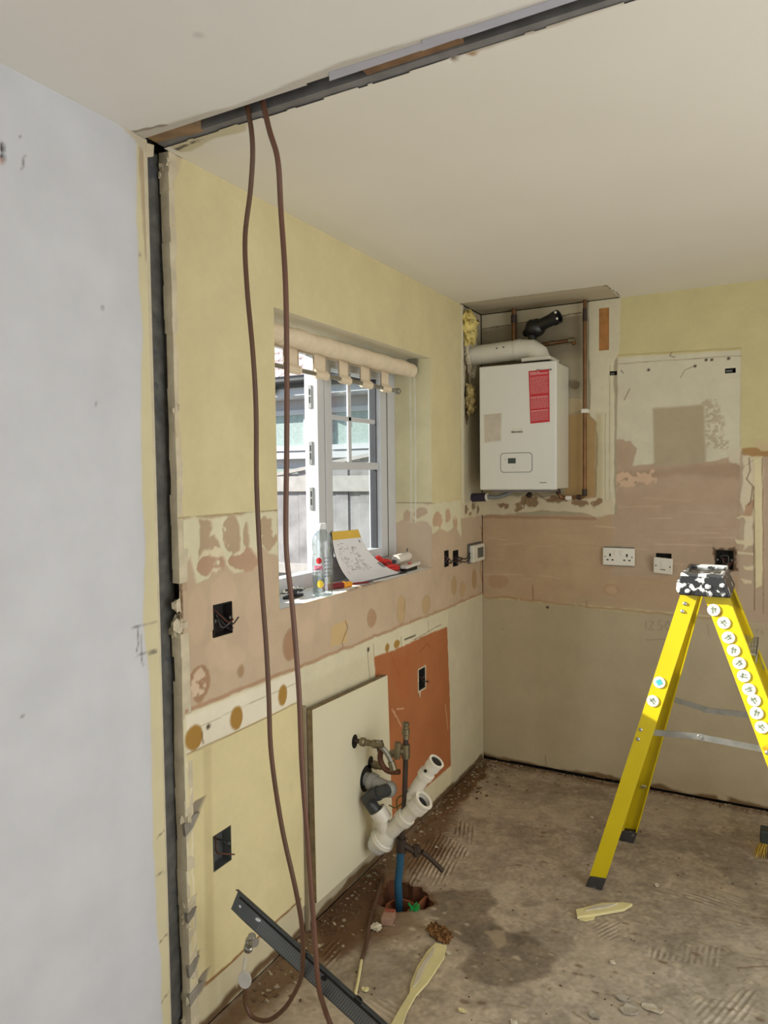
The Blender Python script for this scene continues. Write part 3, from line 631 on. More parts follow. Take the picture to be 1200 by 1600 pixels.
# ------------------------------------------------------------------ right wall, rear wall
rightM = canvasmat('yellow_wall_right'); 
b = MB(); b.box((2.9, -6.5, -.1), (3.1, -3.4, 2.5)); b.box((2.9, -1.2, -.1), (3.1, .3, 2.5)); b.box((2.9, -3.4, 2.12), (3.1, -1.2, 2.5)); o = b.build('wall_right', mat('yellow_wall_paint', (212, 206, 160), .85, var=.05)); struct(o)
MB().box((2.94, -3.4, -.05), (2.98, -1.2, 2.12)).build('door_panel', mat('white_door_paint', (230, 228, 222), .5, var=.03), o)
b = MB(); b.box((-.3, -6.6, -.1), (.4, -6.4, 2.5)); b.box((2.8, -6.6, -.1), (3.1, -6.4, 2.5)); b.box((.4, -6.6, 2.2), (2.8, -6.4, 2.5)); o = b.build('wall_rear', mat('lilac_wall_paint', (211, 210, 216), .85, var=.04)); struct(o)
MB().box((.4, -6.56, -.1), (2.8, -6.5, 2.2)).build('door_panel', MATS['white_door_paint'], o)

# ------------------------------------------------------------------ ceiling
pxC = lambda u, v: (WZ(u, v, 2.4).x, WZ(u, v, 2.4).y)
CB = (238, 234, 222)
C1 = Canvas(np.concatenate([lines(0, 1.6, .006)[:-1], lines(1.6, 2.9, .1)]), np.concatenate([lines(-2.27, -2.1, .004)[:-1], lines(-2.1, -.45, .03)[:-1], lines(-.45, 0, .006)]), lambda a, b, h: (a, b, 2.4-h), CB, pxC)
C1.noise(.8, .02, 2)
C1.poly([(-.01, -.295), (.70, -.27), (.71, .01), (-.01, .01)], (196, 186, 162), px=False, wa=.004, h=-.004, wf=12)
C1.poly([(.02, -.27), (.68, -.26), (.69, -.19), (.02, -.2)], (208, 198, 176), px=False, wa=.01, soft=.01, al=.6)
C1.line([(0, -.295), (.35, -.285), (.70, -.27)], .006, (150, 132, 100), px=False, wa=.006, holes=.15)
C1.line([(.70, -.27), (.72, -.1), (.715, -.01)], .004, (110, 92, 70), px=False); C1.oval(.7, -.262, .012, .012, (120, 80, 50), px=False)
C1.poly([(-.01, -.10), (.55, -.09), (.55, .01), (-.01, .01)], (150, 134, 106), px=False, wa=.02, soft=.04, al=.7)
C1.poly([(0, -2.28), (.12, -2.275), (.3, -2.262), (.6, -2.262), (1.0, -2.258), (1.5, -2.262), (2, -2.262), (2, -2.28)], (196, 186, 168), px=False, wa=.008, wf=10, h=-.002)
C1.poly([(.02, -2.27), (.28, -2.27), (.24, -2.23), (.14, -2.235), (.05, -2.215), (.02, -2.22)], (214, 206, 176), px=False, wa=.008, wf=14)
C1.line([(.02, -2.24), (.1, -2.25), (.12, -2.24)], .01, (110, 100, 88), px=False, wa=.01, holes=.2)
C1.poly([(700, 88), (717, 82), (712, 97), (706, 96)], (150, 128, 108), wa=.004, h=-.004); C1.poly([(725, 84), (748, 80), (740, 88)], (176, 150, 112), wa=.004)
def ck(ca, cb): return cb < -2.262+.008*fbm(ca, cb*0, 9, 3, 4)
CEIL = struct(C1.build('ceiling', ceilM, killfn=ck))
C2 = Canvas(np.concatenate([lines(0, 1.7, .006)[:-1], lines(1.7, 2.9, .1)]), np.concatenate([lines(-6.4, -2.6, .2)[:-1], lines(-2.6, -2.32, .006)]), lambda a, b, h: (a, b, 2.4-h), (238, 235, 228), pxC)
C2.noise(.8, .02, 6)
C2.poly([(-.01, -2.36), (.06, -2.352), (.3, -2.34), (.6, -2.36), (1.0, -2.345), (1.7, -2.345), (1.7, -2.31), (-.01, -2.31)], (204, 198, 188), px=False, wa=.006, wf=10)
C2.line([(.0, -2.365), (.1, -2.35)], .008, (150, 138, 122), px=False); C2.oval(310, 55, .01, .01, (170, 164, 152), al=.3)
def ck2(ca, cb): return cb > -2.328+.007*fbm(ca, cb*0, 8, 9, 4)
struct(C2.build('ceiling', ceilM, killfn=ck2))
MB().box((-.3, -6.5, 2.50), (3.1, .3, 2.7)).build('ceiling_core', voidM, CEIL)
steel = mat('dark_primed_steel', (36, 38, 39), .6, .3, var=.25, scale=22); greyed = mat('grey_lath', (128, 126, 124), .8, var=.2)
MB().box((.12, -2.345, 2.43), (1.9, -2.28, 2.495)).build('steel_beam', steel, CEIL)
MB().box((.0, -2.284, 2.404), (1.9, -2.240, 2.45), .0005).build('lath_edge', greyed, CEIL)
MB().box((.0, -2.325, 2.404), (.15, -2.275, 2.43), .002).build('timber_end', mat('pale_timber', (158, 130, 98), .85, var=.3), CEIL)
MB().box((.62, -2.328, 2.406), (.84, -2.282, 2.428), .003).build('timber_end', mat('old_brown_timber', (140, 108, 78), .85, var=.3, bump=.5), CEIL)
lil = mat('lilac_paint_flake', (186, 186, 196), .8, var=.05)
b = MB()
for (xa, xb, wd) in ((.56, .80, .02), (.78, .86, .028), (.86, 1.3, .016)):
    b.prism([(xa, -2.333-wd*.6, 2.3985), (xb, -2.335-wd*.3, 2.3985), (xb+.01, -2.322, 2.3975), (xa-.015, -2.320, 2.397)], (0, 0, .003))
b.build('paint_flake', lil, CEIL)

# ------------------------------------------------------------------ floor
pxG = lambda u, v: (WZ(u, v).x, WZ(u, v).y)
FB = (170, 155, 134)
g = Canvas(np.concatenate([lines(0, 1.5, .004)[:-1], lines(1.5, 2.9, .012)]), np.concatenate([lines(-6.4, -2.8, .1)[:-1], lines(-2.8, 0, .004)]), lambda a, b, h: (a, b, h), FB, pxG)
gx, gy = g.a, g.b
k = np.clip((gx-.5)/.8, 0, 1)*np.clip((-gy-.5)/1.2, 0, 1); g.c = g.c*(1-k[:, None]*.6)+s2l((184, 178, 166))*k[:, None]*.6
g.noise(2.2, .22, 51, (1, 1.05, 1.15)); g.noise(9, .16, 52); g.noise(28, .22, 53, oct=4)
g.noise(90, .24, 64, oct=2); bl = np.clip((fbm(gx, gy, 5, 66, 5)-.12)*6, 0, 1); g.c = g.c*(1-bl[:, None]*.35)+s2l((200, 186, 164))*bl[:, None]*.35; bd = np.clip((fbm(gx, gy, 6, 69, 5)-.15)*6, 0, 1); g.c *= (1-.22*bd)[:, None]
g.h += .002*fbm(gx, gy, 8, 62, 5)+.0014*fbm(gx, gy, 55, 63, 3)
# dirt along the walls
g.poly([(-.01, -2.4), (.10, -2.1), (.17, -1.75), (.33, -1.5), (.15, -1.2), (.22, -1.0), (.10, -.6), (.06, -.05), (1.4, -.03), (1.4, .01), (-.01, .01)], (112, 84, 56), px=False, wa=.03, wf=9, soft=.03, al=.85)
g.poly([(500, 1420), (580, 1352), (600, 1370), (600, 1400), (560, 1470), (520, 1500), (495, 1490)], (98, 70, 46), wa=.03, wf=14, soft=.015, al=.8)
g.poly([(600, 1450), (660, 1400), (700, 1390), (640, 1470)], (160, 140, 116), wa=.02, soft=.02, al=.5)
g.poly([(700, 1225), (760, 1195), (760, 1215), (690, 1270)], (104, 78, 52), wa=.02, soft=.01)
g.line([(752, 1200), (735, 1240), (700, 1268), (650, 1300)], .022, (120, 88, 62), wa=.01, al=.8, dh=.002)
# damp stains
g.poly([(665, 1398), (700, 1390), (760, 1392), (778, 1410), (765, 1425), (785, 1450), (800, 1455), (840, 1465), (866, 1492), (856, 1520), (826, 1535), (790, 1545), (738, 1536), (722, 1515), (745, 1482), (720, 1468), (690, 1450), (672, 1425)], wa=.03, wf=8, soft=.010, mul=(.56, .54, .52))
g.poly([(700, 1440), (770, 1450), (760, 1500), (720, 1490)], wa=.02, soft=.03, mul=(.8, .8, .8))
g.poly([(756, 1454), (788, 1454), (790, 1474), (778, 1482), (770, 1468)], (168, 150, 126), wa=.008, wf=24, al=.8)
rng0 = random.Random(77)
# trowel-combed adhesive
def ridges(poly, ang, pitch, amp, dark):
    pts = g.P(poly); idx = g.region(pts, .03); d = g.sdist(pts, idx, .02, 12, 90+len(poly)+int(ang*7)); kk = np.clip(d/.01, 0, 1)*np.clip(.7+fbm(g.a[idx], g.b[idx], 12, 93, 3)*1.2, 0, 1)
    w_ = np.sin((g.a[idx]*math.cos(ang)+g.b[idx]*math.sin(ang)+.004*fbm(g.a[idx], g.b[idx], 6, 95))*2*math.pi/pitch)
    g.h[idx] += 1.9*amp*kk*w_; g.c[idx] *= (1+2.0*dark*kk*w_)[:, None]
ridges([(632, 1382), (640, 1330), (690, 1302), (735, 1330), (718, 1350), (690, 1382)], math.radians(8), .017, .0028, .16)
ridges([(670, 1320), (680, 1292), (712, 1288), (700, 1330)], math.radians(-55), .016, .0026, .15)
ridges([(705, 1300), (715, 1280), (745, 1290), (740, 1320), (720, 1312)], math.radians(20), .018, .002, .13)
ridges([(770, 1300), (860, 1300), (850, 1350), (765, 1345)], math.radians(75), .014, .0012, .10)
ridges([(500, 1475), (530, 1465), (535, 1500), (505, 1520)], math.radians(0), .018, .002, .12)
ridges([(555, 1560), (640, 1555), (640, 1600), (560, 1600)], math.radians(75), .018, .0014, .10)
ridges([(1010, 1475), (1130, 1480), (1125, 1510), (1015, 1500)], math.radians(0), .018, .0014, .12)
ridges([(920, 1440), (970, 1440), (960, 1470), (925, 1465)], math.radians(-30), .015, .001, .09)
ridges([(1080, 1560), (1180, 1545), (1170, 1600), (1090, 1600)], math.radians(-20), .018, .0014, .12)
ridges([(1060, 1390), (1160, 1405), (1150, 1425), (1070, 1410)], math.radians(80), .02, .001, .10)
for k in range(60):
    u_, v_ = rng0.uniform(720, 1190), rng0.uniform(1230, 1595); c_ = g.pxf(u_, v_); a_ = rng0.uniform(-.5, .6); l_ = rng0.uniform(.04, .16)
    g.line([c_, (c_[0]+l_*math.cos(a_), c_[1]+l_*math.sin(a_))], rng0.uniform(.003, .008), rng0.choice(((190, 176, 152), (128, 108, 86), (140, 122, 98))), px=False, al=rng0.uniform(.3, .7), wa=.006, wf=30)
# white dust specks
rg = random.Random(11)
for k in range(190):
    u_, v_ = rg.uniform(600, 1190), 1220+375*rg.random()**.8; g.oval(u_, v_, rg.uniform(.003, .016), rg.uniform(.003, .009), (196, 182, 158) if k % 3 else (118, 96, 72), wa=.006, wf=50, al=.7)
hc = Vector((.200, -1.360)); 
def hole_d(ca, cb):
    a_ = np.arctan2((cb-hc.y)/.092, (ca-hc.x)/.100); r_ = np.hypot((ca-hc.x)/.100, (cb-hc.y)/.092)
    return r_-(1+.12*np.sin(3*a_+1)+.08*np.sin(5*a_+2)+.05*np.sin(11*a_))
hd = hole_d(gx, gy); kk = np.clip(1-hd/.25, 0, 1); g.c = g.c*(1-kk[:, None]*.55)+s2l((120, 78, 50))*kk[:, None]*.55; g.h -= .006*np.clip(1-hd/.15, 0, 1)
FLOOR = struct(g.build('floor', floorM, killfn=lambda a_, b_: hole_d(a_, b_) < 0))
MB().box((-.3, -6.5, -.45), (3.1, .3, -.32)).build('floor_core', voidM, FLOOR)
clay = mat('wet_clay_soil', (112, 70, 44), .9, var=.4, scale=30, bump=1, bscale=30)
vs = []; n_ = 28
for j, (rr, z_) in enumerate(((1.04, -.004), (1.0, -.03), (.9, -.09), (.66, -.16), (.5, -.22), (.02, -.23))):
    for i in range(n_):
        a_ = 2*math.pi*i/n_; q = (1+.12*math.sin(3*a_+1)+.08*math.sin(5*a_+2)+.05*math.sin(11*a_))*rr+(random.uniform(-.03, .03) if j > 1 else .02)
        vs.append((hc.x+  .100*q*math.cos(a_), hc.y+.092*q*math.sin(a_), z_))
MB().add(vs, [(j*n_+i, j*n_+(i+1) % n_, (j+1)*n_+(i+1) % n_, (j+1)*n_+i) for j in range(5) for i in range(n_)]).build('drain_hole', clay, FLOOR)

# ------------------------------------------------------------------ window
upvc = mat('white_upvc', (208, 210, 213), .3, var=.02); gasket = mat('dark_gasket', (52, 50, 56), .6)
steelg = mat('hinge_steel', (180, 180, 176), .35, .8)
FX0, FX1 = -.245, -.185
win = MB().box((FX0, WY0, WZ0), (FX1, WY0+.055, WZ1)).box((FX0, WY1-.085, WZ0), (FX1, WY1, WZ1)).box((FX0, WY0+.055, WZ0), (FX1, WY1-.085, WZ0+.055)).box((FX0, WY0+.055, WZ1-.055), (FX1, WY1-.085, WZ1)).build('window_1', upvc, bevel=.003)
struct(win)
MB().box((FX0, -1.30, WZ0+.055), (FX1+.004, -1.255, WZ1-.055)).build('mullion', upvc, win, bevel=.003)
SX0, SX1 = -.24, -.178
b = MB().box((SX0, -1.253, WZ0+.057), (SX1, -1.205, WZ1-.057)).box((SX0, -.805, WZ0+.057), (SX1, -.742, WZ1-.057)).box((SX0, -1.205, WZ0+.057), (SX1, -.805, WZ0+.10)).box((SX0, -1.205, WZ1-.10), (SX1, -.805, WZ1-.057))
b.build('fixed_sash', upvc, win, bevel=.003)
MB().box((SX0+.01, -.742, WZ0+.055), (SX1-.004, -.730, WZ1-.055)).box((SX0+.01, -.812, WZ0+.1), (SX1-.02, -.805, WZ1-.1)).box((SX0+.01, -1.256, WZ0+.055), (SX1-.006, -1.2525, WZ1-.055)).each('gasket', gasket, win)
b = MB()
for z_ in (1.82, 1.60, 1.42): b.box((FX0+.020, -1.3035, z_), (FX1-.024, -1.2995, z_+.09)); 
b.each('lock_keep', steelg, win, bevel=.001)
b = MB()
for z_ in (1.84, 1.62, 1.44): b.box((FX0+.025, -1.3045, z_), (FX1-.030, -1.3032, z_+.025)).box((FX0+.025, -1.3045, z_+.032), (FX1-.030, -1.3032, z_+.055))
b.each('keep_slot', blackp, win)
MB().box((SX0+.022, -1.205, 1.580), (SX1-.012, -.805, 1.612)).build('glazing_bar', upvc, win, bevel=.002)
MB().box((SX0+.030, -1.041, 1.612), (SX1-.022, -1.018, WZ1-.1)).build('glazing_bar', upvc, win, bevel=.002)
MB().box((SX0+.030, -1.205, 1.785), (SX1-.022, -.805, 1.804)).build('glazing_bar', upvc, win, bevel=.002)
glass = glassmat('window_glass', (.93, .96, .96), .08)
for (a0, a1, z0, z1) in ((-1.205, -.805, WZ0+.1, 1.58), (-1.205, -1.045, 1.612, 1.784), (-1.018, -.805, 1.612, 1.784), (-1.205, -1.045, 1.804, WZ1-.1), (-1.018, -.805, 1.804, WZ1-.1)):
    MB().box((-.213, a0, z0), (-.209, a1, z1)).build('pane', glass, win)

# roller blind
fabric = mat('cream_blind_fabric', (232, 216, 188), .85, var=.06, scale=30); hem = mat('beige_hem', (190, 172, 146), .9); chrome = mat('brushed_metal', (170, 170, 165), .3, .9)
t = thing('roller_blind', 'cream roller blind rolled up across the window head, cut-out tabs on a rod', 'blind', (-.08, -1.2, 2.0))
b = MB(); 
for i in range(22):
    ya = -1.795+i*.05; b.tube([(-.075, ya, 2.030+.002*math.sin(i*2)), (-.075, ya+.05, 2.030+.002*math.sin(i*2+1))], [.033+.0015*math.sin(i*1.7), .033+.0015*math.sin((i+1)*1.7)], 18)
b.build('fabric_roll', fabric, t, smooth=50)
MB().cyl((-.075, -.70, 2.03), (-.075, -.683, 2.03), .020, 14).box((-.10, -.684, 2.02), (-.05, -.672, 2.084)).build('end_bracket', chrome, t)
MB().cyl((-.075, -1.795, 2.03), (-.075, -1.80, 2.03), .02, 14).box((-.10, -1.809, 2.02), (-.05, -1.798, 2.084)).build('end_bracket', chrome, t)
fx = -.106
cuts = [(-1.70, -1.62), (-1.532, -1.438), (-1.352, -1.265), (-1.190, -1.100), (-1.018, -.925)]
edges = [-1.795]+[e for c in cuts for e in c]+[-.855]
b = MB(); b.box((fx-.0012, -1.795, 2.000), (fx, -.855, 2.035)); MBH = MB()
for i in range(0, len(edges), 2):
    a0, a1 = edges[i], edges[i+1]
    b.box((fx-.0012, a0, 1.945), (fx, a1, 2.0))
    pts = [(fx-.0012, 1.946), (fx-.006, 1.934), (fx-.004, 1.920), (fx+.006, 1.913), (fx+.015, 1.92), (fx+.017, 1.934), (fx+.008, 1.946), (fx, 1.946)]
    b.prism([(p, a0, q) for p, q in pts], (0, a1-a0, 0))
b.build('valance', fabric, t)
b = MB()
for (a0, a1) in cuts:
    b.box((fx-.002, a0, 1.996), (fx+.002, a1, 2.002)); b.box((fx-.002, a0-.005, 1.94), (fx+.002, a0, 2.002)); b.box((fx-.002, a1, 1.94), (fx+.002, a1+.005, 2.002))
b.each('cut_out_hem', hem, t)
MB().cyl((fx+.005, -1.80, 1.93), (fx+.005, -.80, 1.93), .0085, 12).build('rod', chrome, t, smooth=50)
MB().blob((fx+.005, -.775, 1.93), (.014, .016, .014), 2, .05).cyl((fx+.005, -.80, 1.93), (fx+.005, -.787, 1.93), .011, 12).build('finial', chrome, t, smooth=60)
b = MB(); 
for xx in (-.085, -.062):
    for i in range(75): 
        c_ = (xx+.003*math.sin(i*.05), -.688, 2.02-i*.0092); r_ = .0026; b.obox(c_, (r_, 0, 0), (0, r_, 0), (0, 0, r_))
b.tube([(-.085, -.688, 2.02), (-.085, -.688, 1.335)], .0006, 4).tube([(-.062, -.688, 2.02), (-.062, -.688, 1.335)], .0006, 4).build('bead_chain', mat('white_beads', (225, 222, 210), .4), t, kind='stuff')

# ------------------------------------------------------------------ things on the sill
SZ = WZ0
bott = glassmat('clear_bottle_plastic', (.84, .89, .90), .35, .12)
t = thing('water_bottle', 'clear plastic bottle with white cap and fruit label on the window sill', 'bottle', (-.035, -1.505, SZ))
prof = [(.001, .004), (.020, .002), (.031, 0), (.0355, .006), (.037, .02), (.0345, .035), (.037, .05), (.037, .13), (.0345, .145), (.033, .155), (.0365, .17), (.037, .185), (.0345, .205), (.026, .222), (.016, .232), (.0135, .236), (.0135, .243)]
MB().lathe(prof, (-.035, -1.505, SZ), seg=28).build('bottle_body', bott, t, smooth=40)
MB().lathe([(.0155, .238), (.0165, .240), (.0165, .256), (.015, .259)], (-.035, -1.505, SZ), seg=24).build('cap', mat('white_cap', (225, 226, 228), .35, var=.02), t, smooth=40)
MB().lathe([(.001, .003), (.034, .003), (.0352, .02), (.0335, .035), (.0352, .05), (.0352, .075)], (-.035, -1.505, SZ), seg=28).build('water', glassmat('clear_water', (.90, .94, .95), .15, .02), t, smooth=40)
def label_mark(name, a0, a1, pts, m, rad=.0376):       # a small print wrapped on the bottle
    vs = [(-.035+rad*math.cos(a), -1.505+rad*math.sin(a), SZ+z) for a, z in pts]; cx_ = sum(v[0] for v in vs)/len(vs); cy_ = sum(v[1] for v in vs)/len(vs); cz_ = sum(v[2] for v in vs)/len(vs)
    n = len(vs); vs.append((-.035+rad*math.cos(a0), -1.505+rad*math.sin(a0), cz_)); MB().add(vs, [(i, (i+1) % n, n) for i in range(n)]).build(name, m, t)
FC = math.atan2(CAM.y+1.505, CAM.x+.035)
def ov(a, z, ra, rz, k=12, st=0): return [(a+ra*math.cos(2*math.pi*i/k+st), z+rz*math.sin(2*math.pi*i/k+st)*(1 if i % 2 else .9)) for i in range(k)]
label_mark('berry_print', FC-.35, 0, ov(FC-.35, .128, .30, .012), mat('berry_red', (214, 40, 48), .5))
label_mark('pink_print', FC-.42, 0, [(FC-.95, .092), (FC-.0, .096), (FC-.05, .112), (FC-.9, .110)], mat('pink_print', (232, 120, 150), .5))
label_mark('lemon_print', FC-.25, 0, ov(FC-.25, .045, .32, .015), mat('lemon_yellow', (240, 208, 60), .5))
b = MB()
for i in range(6):
    for j in range(3):
        a_ = FC+.18+j*.28; z_ = .07+i*.013; r_ = .0377
        b.add([(-.035+r_*math.cos(a_+p), -1.505+r_*math.sin(a_+p), SZ+z_+q) for p, q in ((0, 0), (.14, 0), (.14, .0045), (0, .0045))], [(0, 1, 2, 3)])
b.build('small_print', mat('grey_print', (120, 124, 130), .5), t)

paperM = mat('white_drawing_paper', (236, 236, 240), .8, var=.02); ink = mat('faint_ink', (146, 146, 152), .8); yelband = mat('yellow_band', (228, 190, 84), .7, var=.03)
t = thing('drawing_pad', 'curled pad of drawings with a yellow top band propped against the window', 'papers', (-.1, -1.05, SZ))
A = [Vector((-.168, -1.235, SZ+.205)), Vector((-.168, -1.03, SZ+.200))]; Bm = [Vector((-.15, -1.25, SZ+.06)), Vector((-.15, -.97, SZ+.05))]; E_ = [Vector((-.055, -1.262, SZ+.006)), Vector((-.035, -.90, SZ+.006))]
def pad_pt(s_, u_):      # s across, u from the band down to the front edge
    a = A[0].lerp(A[1], s_); m = Bm[0].lerp(Bm[1], s_); e = E_[0].lerp(E_[1], s_); return a*(1-u_)**2+m*2*u_*(1-u_)+e*u_*u_
def pad_sheet(name, m, u0, u1, s0=0, s1=1, off=0.0, n=10, thk=None):
    vs = []; 
    for i in range(n+1):
        for j in range(5): 
            p = pad_pt(s0+(s1-s0)*j/4, u0+(u1-u0)*i/n); vs.append(p+Vector((off, 0, off*.5)))
    return MB().add(vs, [(i*5+j, i*5+j+1, (i+1)*5+j+1, (i+1)*5+j) for i in range(n) for j in range(4)]).build(name, m, t, smooth=60)
pad_sheet('sheet', paperM, 0, 1); pad_sheet('band', yelband, 0, .12, off=.0012, n=3)
pad_sheet('backing_card', mat('dark_card', (46, 46, 52), .7), 0, 1, off=-.003)
b = MB()
rg = random.Random(4)
for i in range(70):
    s_ = rg.uniform(.10, .62); u_ = rg.uniform(.18, .72); dl = rg.uniform(.02, .12)*(1 if rg.random() < .6 else .2); du = 0 if dl > .03 else rg.uniform(.02, .08)
    p = [pad_pt(s_, u_), pad_pt(s_+dl, u_), pad_pt(s_+dl, u_+du+.006), pad_pt(s_, u_+du+.006)] if du == 0 else [pad_pt(s_, u_), pad_pt(s_+.006, u_), pad_pt(s_+.006, u_+du), pad_pt(s_, u_+du)]
    b.add([q+Vector((.0012, 0, .0008)) for q in p], [(0, 1, 2, 3)])
for (s0, u0, s1, u1) in ((.92, .62, .98, .76), (.86, .16, .9, .2)): b.add([pad_pt(s_, u_)+Vector((.0012, 0, .0008)) for s_, u_ in ((s0, u0), (s1, u0), (s1, u1), (s0, u1))], [(0, 1, 2, 3)])
b.build('plan_lines', ink, t, kind='stuff')

maroon = mat('maroon_handle', (120, 34, 44), .4, var=.05); orangeg = mat('orange_grip', (240, 164, 48), .45, var=.05); redh = mat('red_grip', (206, 52, 52), .45, var=.05); dsteel = mat('tool_steel', (96, 98, 100), .35, .8)
t = thing('screwdriver', 'insulated screwdriver with maroon handle and orange collar lying beside the bottle', 'screwdriver', (-.05, -1.36, SZ))
d0 = Vector((-.085, -1.43, SZ+.014)); d1 = Vector((-.012, -1.17, SZ+.006)); dd = (d1-d0).normalized()
MB().lathe([(.006, 0), (.011, .004), (.0125, .03), (.0115, .06), (.0135, .085), (.0125, .098)], d0, dd, 14).build('handle', maroon, t, smooth=50)
MB().lathe([(.0125, .098), (.014, .108), (.010, .125), (.012, .137), (.008, .145)], d0, dd, 14).build('collar', orangeg, t, smooth=50)
MB().lathe([(.0045, .145), (.0045, .235), (.003, .24)], d0, dd, 10).build('insulated_shaft', maroon, t, smooth=50)
MB().lathe([(.0028, .24), (.0024, .262), (.001, .266)], d0, dd, 8).build('tip', dsteel, t)
t = thing('pliers', 'red handled pliers lying behind the curled pad at the right of the sill', 'pliers', (-.1, -.85, SZ))
for sg in (0, 1):
    MB().tube([(-.135, -.97+sg*.01, SZ+.05), (-.125, -.93, SZ+.058+sg*.016), (-.115, -.87, SZ+.052-sg*.022), (-.11, -.845, SZ+.042-sg*.01)], .0085, 8, smooth=5).build('handle', redh, t, smooth=60)
MB().prism([(-.11, -.85, SZ+.022), (-.112, -.83, SZ+.052), (-.108, -.78, SZ+.042), (-.108, -.775, SZ+.036), (-.11, -.82, SZ+.018)], (.012, 0, 0)).build('jaw', dsteel, t, bevel=.002)
MB().ring((-.135, -.985, SZ+.03), (-.125, -.985, SZ+.03), .0, .0, 4) if False else None
t = thing('wire_stripper', 'second red handled cutter under the pliers on the sill', 'pliers', (-.07, -.88, SZ))
for sg in (0, 1):
    MB().tube([(-.095, -.93+sg*.006, SZ+.014+sg*.014), (-.082, -.89, SZ+.018+sg*.016), (-.075, -.845, SZ+.014+sg*.010)], .009, 8, smooth=5).build('handle', redh, t, smooth=60)
MB().prism([(-.082, -.85, SZ+.006), (-.082, -.84, SZ+.032), (-.078, -.80, SZ+.024), (-.078, -.80, SZ+.01)], (.012, 0, 0)).build('jaw', dsteel, t, bevel=.002)
t = thing('sealant_roll', 'off-white cylindrical plastic fitting lying at the far end of the sill', 'plastic fitting', (-.1, -.75, SZ+.04))
wcap = mat('off_white_plastic', (222, 216, 204), .45, var=.05)
MB().lathe([(.010, 0), (.019, .004), (.021, .02), (.021, .085), (.017, .10), (.012, .10)], (-.10, -.815, SZ+.052), (0.15, 1, .08), 20).build('body', wcap, t, smooth=50)
MB().ring((-.10, -.818, SZ+.052), (-.1, -.813, SZ+.052), .022, .012).build('rim', wcap, t); MB().tube([(-.09, -.73, SZ+.07), (-.088, -.724, SZ+.095)], .003, 6).build('clip', dsteel, t)
t = thing('cable_tester', 'flat white plastic tool with a red button at the corner of the sill', 'tool', (-.05, -.77, SZ))
MB().obox((-.055, -.765, SZ+.024), (.020, 0, 0), (0, .068, .003), (0, -.0005, .007)).build('body', wcap, t, bevel=.003)
MB().cyl((-.052, -.775, SZ+.031), (-.052, -.775, SZ+.036), .009, 12).build('button', redh, t)
MB().box((-.075, -.82, SZ), (-.04, -.72, SZ+.016)).build('underside', blackp, t, bevel=.003)
t = thing('black_lead', 'black looped lead lying under the pad corner on the sill', 'cable', (-.03, -.85, SZ))
MB().tube([(-.12, -.98, SZ+.006), (-.05, -.92, SZ+.005), (-.03, -.87, SZ+.005), (-.04, -.83, SZ+.006), (-.09, -.80, SZ+.006), (-.15, -.82, SZ+.006)], .004, 8, smooth=6).build('lead', blackp, t, smooth=60)
t = thing('glasses_case', 'black and white crumpled item lying left of the bottle on the sill', 'small item', (-.11, -1.60, SZ))
MB().ell((-.105, -1.59, SZ), (0, 0, 1), .022, .055, .007, 20, upv=(0, 1, 0)).build('base', blackp, t)
MB().blob((-.105, -1.59, SZ+.022), (.018, .045, .011), 6, .35, 16, 8, 3).build('body', mat('mottled_black_white', (34, 34, 34), .5, spots=(40, .5, (220, 220, 215))), t)

# ------------------------------------------------------------------ boiler and its pipework
bw = mat('boiler_white_enamel', (226, 226, 218), .28, var=.015, scale=3); bside = mat('boiler_side_panel', (218, 215, 200), .35, var=.02)
BX0, BX1, BY, BZ0, BZ1 = .082, .470, -.25, 1.476, 2.088
boil = thing('wall_boiler', 'white wall hung gas boiler with a red warning label in the corner recess', 'boiler', (.276, 0, BZ0))
MB().box((BX0+.004, BY+.02, BZ0+.004), (BX1-.002, -.012, BZ1-.004)).build('side_casing', bside, boil, bevel=.004)
MB().box((BX0, BY, BZ0), (BX1, BY+.026, BZ1)).build('front_panel', bw, boil, bevel=.006)
MB().box((BX0+.05, BY+.05, BZ0-.012), (BX1-.04, -.03, BZ0+.006)).build('bottom_tray', greyed, boil)
dot = lambda u, v: WF(u, v, BY)
def rrect(x0, x1, z0, z1, r, y, n=5):
    p = []
    for (cx_, cz_, a0) in ((x1-r, z1-r, 0), (x0+r, z1-r, 90), (x0+r, z0+r, 180), (x1-r, z0+r, 270)):
        for i in range(n+1): a = math.radians(a0+90*i/n); p.append((cx_+r*math.cos(a), y, cz_+r*math.sin(a)))
    return p
p0, p1 = dot(782, 708), dot(832, 738)
MB().prism(rrect(p0.x, p1.x, p1.z, p0.z, .018, BY+.001), (0, -.0022, 0)).build('panel_outline', mat('grey_outline', (110, 114, 110), .4), boil)
cpn = MB().prism(rrect(p0.x+.003, p1.x-.003, p1.z+.003, p0.z-.003, .016, BY+.001), (0, -.003, 0)).build('control_panel', bw, boil)
p0, p1 = dot(794, 716), dot(806, 724); MB().box((p0.x, BY-.003, p1.z), (p1.x, BY-.001, p0.z)).build('display', mat('lcd_dark', (64, 74, 66), .25), cpn)
b = MB(); q = dot(790, 718); b.box((q.x-.004, BY-.0026, q.z-.001), (q.x+.004, BY-.0018, q.z+.001)); q = dot(803, 731); b.box((q.x-.004, BY-.0026, q.z-.001), (q.x+.002, BY-.0018, q.z+.001)); b.each('tiny_marks', greyed, boil)
redl = mat('red_label', (196, 44, 56), .5, var=.04); wink = mat('white_ink', (236, 200, 198), .6)
R_ = [dot(826, 580), dot(858, 577), dot(859, 659), dot(829, 662)]
wl = MB().prism([(p.x, BY-.0005, p.z) for p in R_], (0, -.0008, 0)).build('warning_label', redl, boil)
def onl(s_, t_): a = R_[0].lerp(R_[1], s_); c = R_[3].lerp(R_[2], s_); return a.lerp(c, t_)
b = MB(); rg = random.Random(8)
